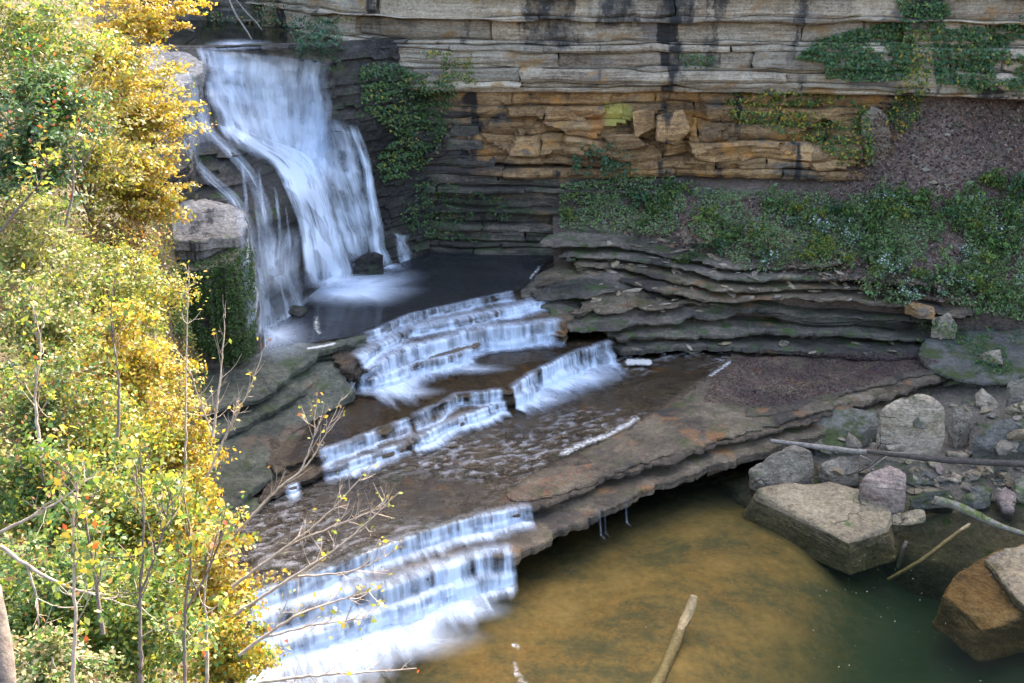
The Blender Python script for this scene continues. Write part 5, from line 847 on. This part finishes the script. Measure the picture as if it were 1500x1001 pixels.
# bare saplings and twigs with a few last leaves
def bare(lines, label, seed, pal, nleaf=20, name='bare_sapling', forks=10, wood='twig', grp='bare saplings over the cascade', size=.075):
    rng = np.random.default_rng(seed); W = Acc(); tips = []; b0 = Pd(*lines[0][0])
    for k, ln in enumerate(lines):
        P = resample(smoothline(np.array([Pd(*p) for p in ln]), 2), .1); P += rng.normal(size=P.shape) * .006; r0 = .028 if k == 0 else .017
        V, F, T = tube(P, np.linspace(r0, .005, len(P)), 5, False); W.add(V, F); tips.append(P[-1])
        for f in range(forks):
            i = rng.integers(len(P) // 4, len(P) - 1); t = P[min(i + 1, len(P) - 1)] - P[i]; t /= np.linalg.norm(t) + 1e-9; L = rng.uniform(.25, .8) * (1 - .5 * i / len(P)); dd = t * .75 + rng.normal(size=3) * .5; dd[2] += .25; dd /= np.linalg.norm(dd)
            Q = np.array([P[i], P[i] + dd * L * .5 + rng.normal(size=3) * .03, P[i] + dd * L + np.array([0, 0, .08])]); V, F, T = tube(smoothline(Q, 1), np.linspace(.008, .003, 4), 3, False); W.add(V, F); tips.append(Q[-1])
            if rng.random() < .6:
                d2 = dd + rng.normal(size=3) * .6; d2 /= np.linalg.norm(d2); V, F, T = tube(np.array([Q[1], Q[1] + d2 * L * .3, Q[1] + d2 * L * .5]), [.005, .004, .0025], 3, False); W.add(V, F); tips.append(Q[1] + d2 * L * .5)
    t = thing(name, b0, label, 'tree', grp); obj('trunk', mesh('trunk', W.verts() - b0, W.faces(), M[wood], True), t)
    tips = np.array(tips); P = tips[rng.integers(0, len(tips), nleaf)] + rng.normal(size=(nleaf, 3)) * .05; V, F, C = leaves(P, np.tile([0, -.3, .7], (nleaf, 1)), size, pal, rng); obj('crown', mesh('crown', V - b0, F, M['leaf'], True, attrs={'tint': ('FLOAT_COLOR', C)}), t)
bare([[(272, 720, 21), (272, 560, 21), (274, 470, 21), (277, 390, 21)]], 'thin upright sapling in front of the mossy wall', 1, [(YEL, 1)], 10, forks=12)
bare([[(312, 640, 21), (322, 560, 21), (328, 500, 21), (331, 440, 21)], [(312, 640, 21), (285, 565, 21), (276, 535, 21)]], 'forked bare sapling before the dark ledges', 2, [(YEL, 1), (LIME, 1)], 14, forks=8)
bare([[(288, 735, 20), (320, 660, 20), (352, 600, 20), (378, 540, 20), (392, 490, 20)], [(330, 645, 20), (345, 600, 20), (352, 585, 20)]], 'leaning bare sapling whose tip meets the upper pool', 3, [(YEL, 2), (BRN, 1)], 18, forks=12)
bare([[(330, 800, 18), (400, 720, 18), (455, 680, 18), (480, 630, 18), (502, 580, 18)], [(440, 690, 18), (462, 640, 18), (460, 600, 18)]], 'bare sapling crossing the brown ledge', 4, [(YEL, 1), (BRN, 1), (LIME, 1)], 26, forks=12)
bare([[(340, 860, 17), (400, 815, 17), (470, 765, 17), (520, 710, 17), (548, 675, 17)], [(420, 800, 17), (490, 770, 17), (570, 740, 17)]], 'long bare sapling reaching over the rippled terrace', 5, [(YEL, 1), (LIME, 1)], 20, forks=14)
bare([[(345, 900, 16), (430, 845, 16), (500, 800, 16), (560, 745, 16), (585, 720, 16)], [(430, 845, 16), (520, 840, 16), (590, 800, 16)]], 'bare sapling reaching over the lowest falls', 6, [(LIME, 1), (YEL, 1)], 24, forks=14)
bare([[(350, 960, 15), (430, 900, 15), (500, 880, 15), (560, 860, 15)], [(380, 935, 15), (460, 915, 15), (540, 905, 15)]], 'low bare sapling over the white water', 7, [(LIME, 2), (YEL, 1)], 60, forks=14)
bare([[(330, 1010, 14), (440, 990, 14), (540, 985, 14), (610, 980, 14)]], 'bare branch along the bottom edge', 8, [(LIME, 1), (RED, 1)], 10, forks=9)
bare([[(0, 800, 13), (60, 845, 13), (130, 870, 13), (200, 890, 13)], [(40, 830, 13), (60, 890, 13), (50, 950, 13)]], 'pale dead branch at the left edge', 9, [(BRN, 1)], 8, forks=10)
bare([[(0, 780, 14), (60, 750, 14), (110, 720, 14), (140, 690, 14)]], 'grey dead branch above the pale one at the left edge', 10, [(BRN, 1)], 8, forks=10)
for q, (ln, lab) in enumerate([([[(104, 1030, 11.5), (112, 900, 11.5), (104, 800, 11.5), (116, 690, 11.5)]], 'slim brown stem rising in front of the green shrub at lower left'), ([[(208, 1030, 12), (203, 900, 12), (212, 780, 12), (204, 650, 12)], [(206, 870, 12), (240, 780, 12), (250, 720, 12)]], 'forked brown stem in the middle of the lime saplings'),
      ([[(272, 1030, 13), (268, 900, 13), (284, 800, 13), (262, 690, 13)], [(270, 900, 13), (310, 830, 13), (330, 760, 13)]], 'brown stem leaning among the gold leaves'), ([[(300, 1030, 13.5), (306, 940, 13.5), (296, 860, 13.5), (318, 780, 13.5)]], 'short brown stem beside the gold sapling'),
      ([[(150, 930, 12.5), (138, 830, 12.5), (120, 740, 12.5), (96, 660, 12.5)]], 'brown stem bending to the left over green leaves'), ([[(172, 640, 17), (176, 560, 17), (160, 470, 17), (168, 400, 17)]], 'thin stem crossing the bright yellow shrub'),
      ([[(60, 660, 15), (48, 580, 15), (64, 500, 15), (40, 430, 15)]], 'thin stem before the mixed green and brown shrub'), ([[(96, 330, 22), (110, 270, 22), (104, 210, 22), (130, 150, 22)], [(108, 260, 22), (140, 215, 22), (150, 180, 22)]], 'forked stem among the upper yellow crowns'), ([[(0, 340, 18), (30, 300, 18), (60, 270, 18), (70, 230, 18)]], 'stem reaching in from the left edge below the evergreen')]):
    bare(ln, lab, 40 + q, [(LIME, 3), (YEL, 3), (GRN, 3), (RED, .3)], 150, name='sapling', forks=16, wood='bark' if q % 3 else 'twig', grp='slim saplings in front of the hillside', size=.085)
# dry grass and leaf carpet on the hillside
HILL = bvh({'hillside'}); r = np.random.default_rng(77); Pp = []; Nn = []
for _ in range(16000):
    px, py = r.uniform(-20, 400), r.uniform(-10, 1010); p, n = hit(HILL, px, py)
    if p is None: continue
    Pp.append(p + n * r.uniform(.02, .35)); Nn.append(n)
ii = r.uniform(0, R_.shape[0] - 1.01, 26000); jj = 64 + r.uniform(0, 1, 26000) ** 1.2 * (R_.shape[1] - 65.01); i0 = ii.astype(int); j0 = jj.astype(int); fi = (ii - i0)[:, None]; fj = (jj - j0)[:, None]
S_ = (R_[i0, j0] * (1 - fj) + R_[i0, j0 + 1] * fj) * (1 - fi) + (R_[i0 + 1, j0] * (1 - fj) + R_[i0 + 1, j0 + 1] * fj) * fi; S_ = S_[fbm(S_ * .8, 3, 15) > -.18]
Pp += list(S_ + np.array([.6, -.4, .3]) * r.uniform(0, .6, (len(S_), 1))); Nn += [np.array([.6, -.4, .5])] * len(S_)
V, F, C = leaves(np.array(Pp), np.array(Nn) + [0, -.4, .2], .12, [(LIME, 3), (OLV, 3), (YEL, 3), (PALE, 2), (BRN, 2), (GRN, 2)], r)
tag(obj('undergrowth', mesh('undergrowth', V, F, M['leaf'], True, attrs={'tint': ('FLOAT_COLOR', C)})), 'low leafy undergrowth carpeting the sunny hillside', 'undergrowth', None, 'stuff')

# ------------------------------------------------------------------ creepers and moss on rock, placed where they grow
GR3 = bvh()
def patch(name, poly, n, size, pal, label, cat, seed, lift=(.03, .45), grp=None, kind=None, thr=-.25, hang=0.0, fs=.03):
    rng = np.random.default_rng(seed); poly = np.array(poly, float); mn, mx = poly.min(0), poly.max(0); Pp = []; Nn = []
    Q = rng.uniform(mn, mx, (int(n * 2.6), 2)); Q = Q[inside(poly, Q)]; cx = fbm(xyz(Q[:, 0] * fs, Q[:, 1] * fs, seed), 4, seed)
    Q = Q[cx > thr][:n]
    for px, py in Q:
        p, nn = hit(GR3, px, py)
        if p is None: continue
        Pp.append(p + nn * rng.uniform(*lift) - np.array([0, 0, hang * rng.random()])); Nn.append(nn)
    if not Pp: return
    V, F, C = leaves(np.array(Pp), np.array(Nn) * .8 + [0, -.2, .5], size, pal, rng); o0 = V.mean(0)
    o = obj(name, mesh(name, V - o0, F, M['wallleaf'], True, attrs={'tint': ('FLOAT_COLOR', C)})); o.location = o0
    return tag(o, label, cat, grp, kind)
TAL = [((.16, .25, .075), 4), ((.10, .18, .065), 3), ((.25, .29, .10), 1.5), ((.22, .26, .18), 1.5), ((.2, .14, .085), .8)]
CR = [(DKG, 4), (BLU, 2), ((.10, .165, .05), 4), ((.17, .19, .07), .8)]; CY = [(DKG, 3), (GRN, 3), (LIME, 1), (YEL, 1.6), (GOLD, .6)]; SH = [(GRN, 3), (DKG, 3), (BLU, 3), (LIME, .8)]
G1 = 'creepers hanging on the cliff'
patch('creeper', [(1165, 85), (1205, 55), (1260, 40), (1330, 28), (1340, 60), (1330, 115), (1270, 118), (1210, 115), (1205, 92)], 4200, .19, CR, 'broad dark green creeper on the pale upper cliff', 'creeper', 1, grp=G1, thr=-.45)
patch('creeper', [(1310, 0), (1385, 0), (1395, 20), (1370, 36), (1320, 30)], 700, .16, SH, 'green bush at the top edge above the creepers', 'creeper', 2, grp=G1, lift=(.05, .6))
patch('creeper', [(1310, 40), (1360, 40), (1365, 100), (1345, 180), (1320, 200), (1295, 180), (1315, 120)], 1300, .15, CY, 'yellow flecked creeper hanging down between the dark ones', 'creeper', 3, grp=G1, thr=-.6)
patch('creeper', [(1360, 35), (1430, 40), (1500, 30), (1520, 130), (1440, 130), (1370, 120)], 3600, .19, CR + [(YEL, .3)], 'dark green creeper reaching the right edge of the cliff', 'creeper', 4, grp=G1, thr=-.3)
patch('creeper', [(1060, 140), (1130, 132), (1230, 140), (1275, 155), (1280, 235), (1230, 235), (1180, 205), (1100, 185), (1065, 170)], 2600, .17, CY, 'yellow and green creeper under the pale overhang', 'creeper', 5, grp=G1, thr=-.3)
patch('creeper', [(525, 100), (560, 95), (640, 110), (670, 130), (655, 200), (615, 250), (560, 270), (545, 235), (580, 200), (530, 160)], 3800, .17, CR + [(GRN, 2), (YEL, .5)], 'dark creeper climbing right of the waterfall', 'creeper', 6, grp=G1, thr=-.4)
patch('creeper', [(620, 70), (690, 75), (700, 125), (640, 120)], 500, .13, CY, 'sparse yellowing creeper above the ochre rock', 'creeper', 7, grp=G1, thr=.0)
patch('creeper', [(992, 80), (1012, 76), (1048, 82), (1044, 98), (1000, 94)], 220, .14, SH, 'small green tuft on the pale cliff beside a black streak', 'creeper', 8, grp=G1)
patch('creeper', [(422, 40), (450, 22), (490, 28), (505, 60), (480, 84), (430, 72)], 1100, .17, [(DKG, 4), (BLU, 5)], 'dark evergreen bush leaning over the lip of the fall', 'bush', 9, lift=(.1, 1.2), grp=G1)
patch('creeper', [(280, 0), (500, 0), (520, 30), (440, 40), (300, 30)], 600, .17, [(DKG, 3), (BRN, 1), (OLV, 2)], 'thin greenery on the dark bank behind the river', 'creeper', 10, grp=G1, thr=-.12)
patch('creeper', [(835, 240), (850, 220), (880, 215), (915, 235), (935, 250), (900, 258), (850, 255)], 700, .16, [(BLU, 5), (DKG, 3)], 'bluish green bush growing from the ochre ledge', 'bush', 11, lift=(.1, .8), grp=G1)
patch('creeper', [(560, 255), (640, 270), (740, 290), (760, 330), (700, 360), (600, 345), (560, 300)], 1500, .12, SH, 'patchy greenery on the dark foot of the cliff', 'creeper', 12, grp=G1, thr=-.12)
patch('moss', [(245, 388), (300, 382), (350, 360), (368, 350), (372, 440), (372, 520), (330, 530), (250, 480)], 12000, .11, [((.05, .09, .02), 4), ((.08, .13, .03), 3), (DKG, 2)], 'hanging green moss covering the wall below the pale outcrop', 'moss', 13, lift=(.02, .2), kind='stuff', hang=.3, thr=-.45)
patch('moss', [(480, 220), (545, 230), (555, 370), (490, 330)], 900, .08, [((.03, .06, .02), 3), (DKG, 2)], 'faint moss behind the right veil of the waterfall', 'moss', 14, lift=(0, .08), kind='stuff', thr=.0)
patch('ground_cover', [(820, 270), (950, 255), (1060, 280), (1300, 290), (1500, 300), (1510, 470), (1400, 450), (1330, 430), (1260, 400), (1100, 400), (1000, 350), (820, 340)], 20000, .13, TAL, 'low green ground cover across the foot of the talus', 'ground cover', 15, lift=(.0, .5), kind='stuff', thr=-.14, fs=.03)
patch('ground_cover', [(1340, 470), (1500, 470), (1500, 545), (1400, 560), (1350, 520)], 900, .12, SH, 'low green plants on the mossy beds at the right edge', 'ground cover', 16, lift=(.0, .2), kind='stuff', thr=.0)
patch('fallen_leaves', [(1290, 150), (1510, 140), (1510, 470), (1400, 450), (1100, 390), (900, 340), (840, 300), (1200, 285), (1250, 250)], 16000, .17, [((.14, .08, .055), 4), ((.22, .13, .09), 3), ((.30, .21, .15), 1.2), ((.05, .03, .025), 3)], 'brown fallen leaves covering the talus', 'fallen leaves', 17, lift=(.0, .05), kind='stuff', thr=-1)
patch('fallen_leaves', [(1050, 535), (1090, 520), (1320, 515), (1380, 530), (1280, 562), (1140, 595), (1030, 590)], 7000, .10, [((.10, .05, .045), 4), ((.17, .09, .08), 2), ((.05, .03, .03), 2)], 'dark red fallen leaves on the terrace below the layered bank', 'fallen leaves', 18, lift=(.0, .02), kind='stuff', thr=-.35)
patch('fallen_leaves', [(730, 735), (760, 712), (840, 685), (870, 680), (830, 710), (770, 740)], 350, .07, [((.40, .10, .05), 4), ((.32, .16, .07), 2), (BRN, 2)], 'orange red fallen leaves on the dry slab', 'fallen leaves', 19, lift=(.0, .02), kind='stuff', thr=-.3)
patch('fallen_leaves', [(700, 800), (780, 770), (900, 710), (1080, 650), (1100, 655), (960, 700), (880, 740), (760, 806)], 450, .06, [((.30, .12, .07), 3), (BRN, 3)], 'brown fallen leaves on the lowest ledge', 'fallen leaves', 20, lift=(.0, .02), kind='stuff', thr=-.1)
patch('fallen_leaves', [(830, 440), (900, 410), (1000, 430), (1050, 450), (950, 465), (850, 470)], 350, .07, [((.22, .08, .05), 3), ((.3, .2, .15), 1)], 'scattered reddish leaves on the sloping bench', 'fallen leaves', 21, lift=(.0, .02), kind='stuff', thr=-.2)
# talus shrubs: a few grown shapes, copied
SHP = []
for k, pal in enumerate([TAL, [(GRN, 4), (LIME, 1.2), (DKG, 2)], [(DKG, 4), (BLU, 3), (GRN, 2)], [(GRN, 2), (BLU, 2), ((.5, .52, .48), 1.2)], [(LIME, 2), (YEL, .4), (GRN, 4)]]):
    V, F, C, W = shrub_geo((.85, .8, .65), 24, 24, .135, pal, 700 + k, shell=.3, stem_from=(0, 0, -.7), nstem=3, twig=.01); SHP.append((mesh('crown', V + [0, 0, .7], F, M['wallleaf'], True, attrs={'tint': ('FLOAT_COLOR', C)}), mesh('trunk', W.verts() + [0, 0, .7], W.faces(), M['bark'], True)))
kinds = ['mid green', 'fresh green', 'dark green', 'white flowered', 'yellow green']
r = np.random.default_rng(31); zones = [(830, 285, 1000, 335, 12), (1000, 330, 1120, 390, 18), (1120, 310, 1290, 395, 30), (1280, 290, 1500, 445, 120), (1440, 260, 1510, 320, 10), (1400, 430, 1500, 470, 10)]
for zi, (x0, y0, x1, y1, n) in enumerate(zones):
    for k in range(n):
        px, py = r.uniform(x0, x1), r.uniform(y0, y1); p, nn = hit(GR3, px, py)
        if p is None or (py < 300 and px > 1290 and px < 1430) or float(vnoise(np.array([[px * .02, py * .03, 4.0]]), 3)[0]) < -.25: continue
        c = int(r.choice(5, p=[.36, .26, .08, .16, .14])); s = r.uniform(.5, 1.15); t = thing('shrub', p - [0, 0, .1], kinds[c] + ' shrub on the lower talus ' + ('at the right' if px > 1280 else 'near the stacked beds' if px > 1000 else 'under the ochre cliff'), 'shrub', kinds[c] + ' shrubs ' + ('at the right' if px > 1280 else 'near the stacked beds' if px > 1000 else 'under the ochre cliff'))
        t.scale = (s, s, s * r.uniform(.8, 1.3)); t.rotation_euler = (0, 0, r.uniform(0, 6.3))
        obj('crown', SHP[c][0], t); obj('trunk', SHP[c][1], t)

# floating specks of foam and leaf on the pool
r = np.random.default_rng(8); Pp = np.array([Z(px, py, .02) for px, py in zip(r.normal(1260, 140, 110), r.normal(845, 80, 110)) if py > 780 + abs(px - 1180) * .05])
V, F, C = leaves(Pp, np.tile([0, 0, 6.0], (len(Pp), 1)), .048, [((.45, .43, .37), 4), ((.4, .3, .15), 1)], r, .3)
tag(obj('floating_specks', mesh('floating_specks', V, F, M['wallleaf'], False, attrs={'tint': ('FLOAT_COLOR', C)})), 'pale specks drifting on the green part of the pool', 'specks', None, 'stuff')

# ------------------------------------------------------------------ say which one: labels from look and nearest landmark
def pix(p):
    d = np.array(p) - CAM; z = d @ FWD; return 750 + FPX * (d @ RGT) / z, 500.5 - FPX * (d @ UPV) / z
ORD = ['first', 'second', 'third', 'fourth', 'fifth', 'sixth', 'seventh', 'eighth', 'ninth', 'tenth', 'eleventh', 'twelfth', 'thirteenth', 'fourteenth', 'fifteenth']
LM = [(1340, 615, 'the tall grey block'), (1410, 620, 'the upright grey stone'), (1470, 640, 'the mossy wedge boulder'), (1390, 678, 'the dark trunk'), (1480, 682, 'the dark trunk end'), (1295, 705, 'the pink boulder'), (1420, 745, 'the mossy log'), (1505, 708, 'the round grey stone'), (1225, 655, 'the driftwood trunk'), (1505, 572, 'the high grey block'),
      (1360, 715, 'the green streaked stone'), (1375, 285, 'the tilted talus slab'), (1015, 332, 'the dark talus boulder'), (1138, 345, 'the small talus slab'), (1345, 450, 'the broken ochre block'), (900, 235, 'the bluish ledge bush'), (1280, 205, 'the pale rock pillar'), (1180, 420, 'the stacked beds'), (930, 375, 'the topmost stacked bed'), (930, 440, 'the sloping bench'), (1460, 400, 'the right edge plants'), (1250, 350, 'the talus flowers')]
def rename(names, noun, desc):
    B = {}
    for o in [o for o in sc.objects if o.parent is None and o.name.split('.')[0] == names and o.get('group') and desc(o)]:
        x, y = pix(o.location); l = min(LM, key=lambda q: (q[0] - x) ** 2 + 2.2 * (q[1] - y) ** 2); dx, dy = x - l[0], (y - l[1]) * 1.5
        rel = ('right of' if dx > 0 else 'left of') if abs(dx) > abs(dy) else ('below' if dy > 0 else 'above'); B.setdefault((desc(o), rel, l[2]), []).append((x, o))
    for (d, rel, l), L in B.items():
        L.sort(key=lambda q: q[0])
        for i, (x, o) in enumerate(L): o['label'] = f'{d} {noun} {rel} {l}' if len(L) == 1 else f'{ORD[min(i, 14)]} from the left of the {d} {noun}s {rel} {l}'
def dstone(o):
    c = {'grey_boulder': 'grey', 'tan_boulder': 'tan', 'mossy_boulder': 'mossy'}[o.data.materials[0].name]; return ('tiny ' if o.scale[0] < .15 else 'small ' if o.scale[0] < .25 else 'larger ') + c + ' loose'
rename('stone', 'stone', dstone)
rename('shrub', 'shrub', lambda o: (('low ' if o.scale[2] < .7 else 'tall ' if o.scale[2] > 1.1 else 'middling ') + ' '.join(o['label'].split(' shrub')[0].split())) if 'talus' in o['label'] else None)
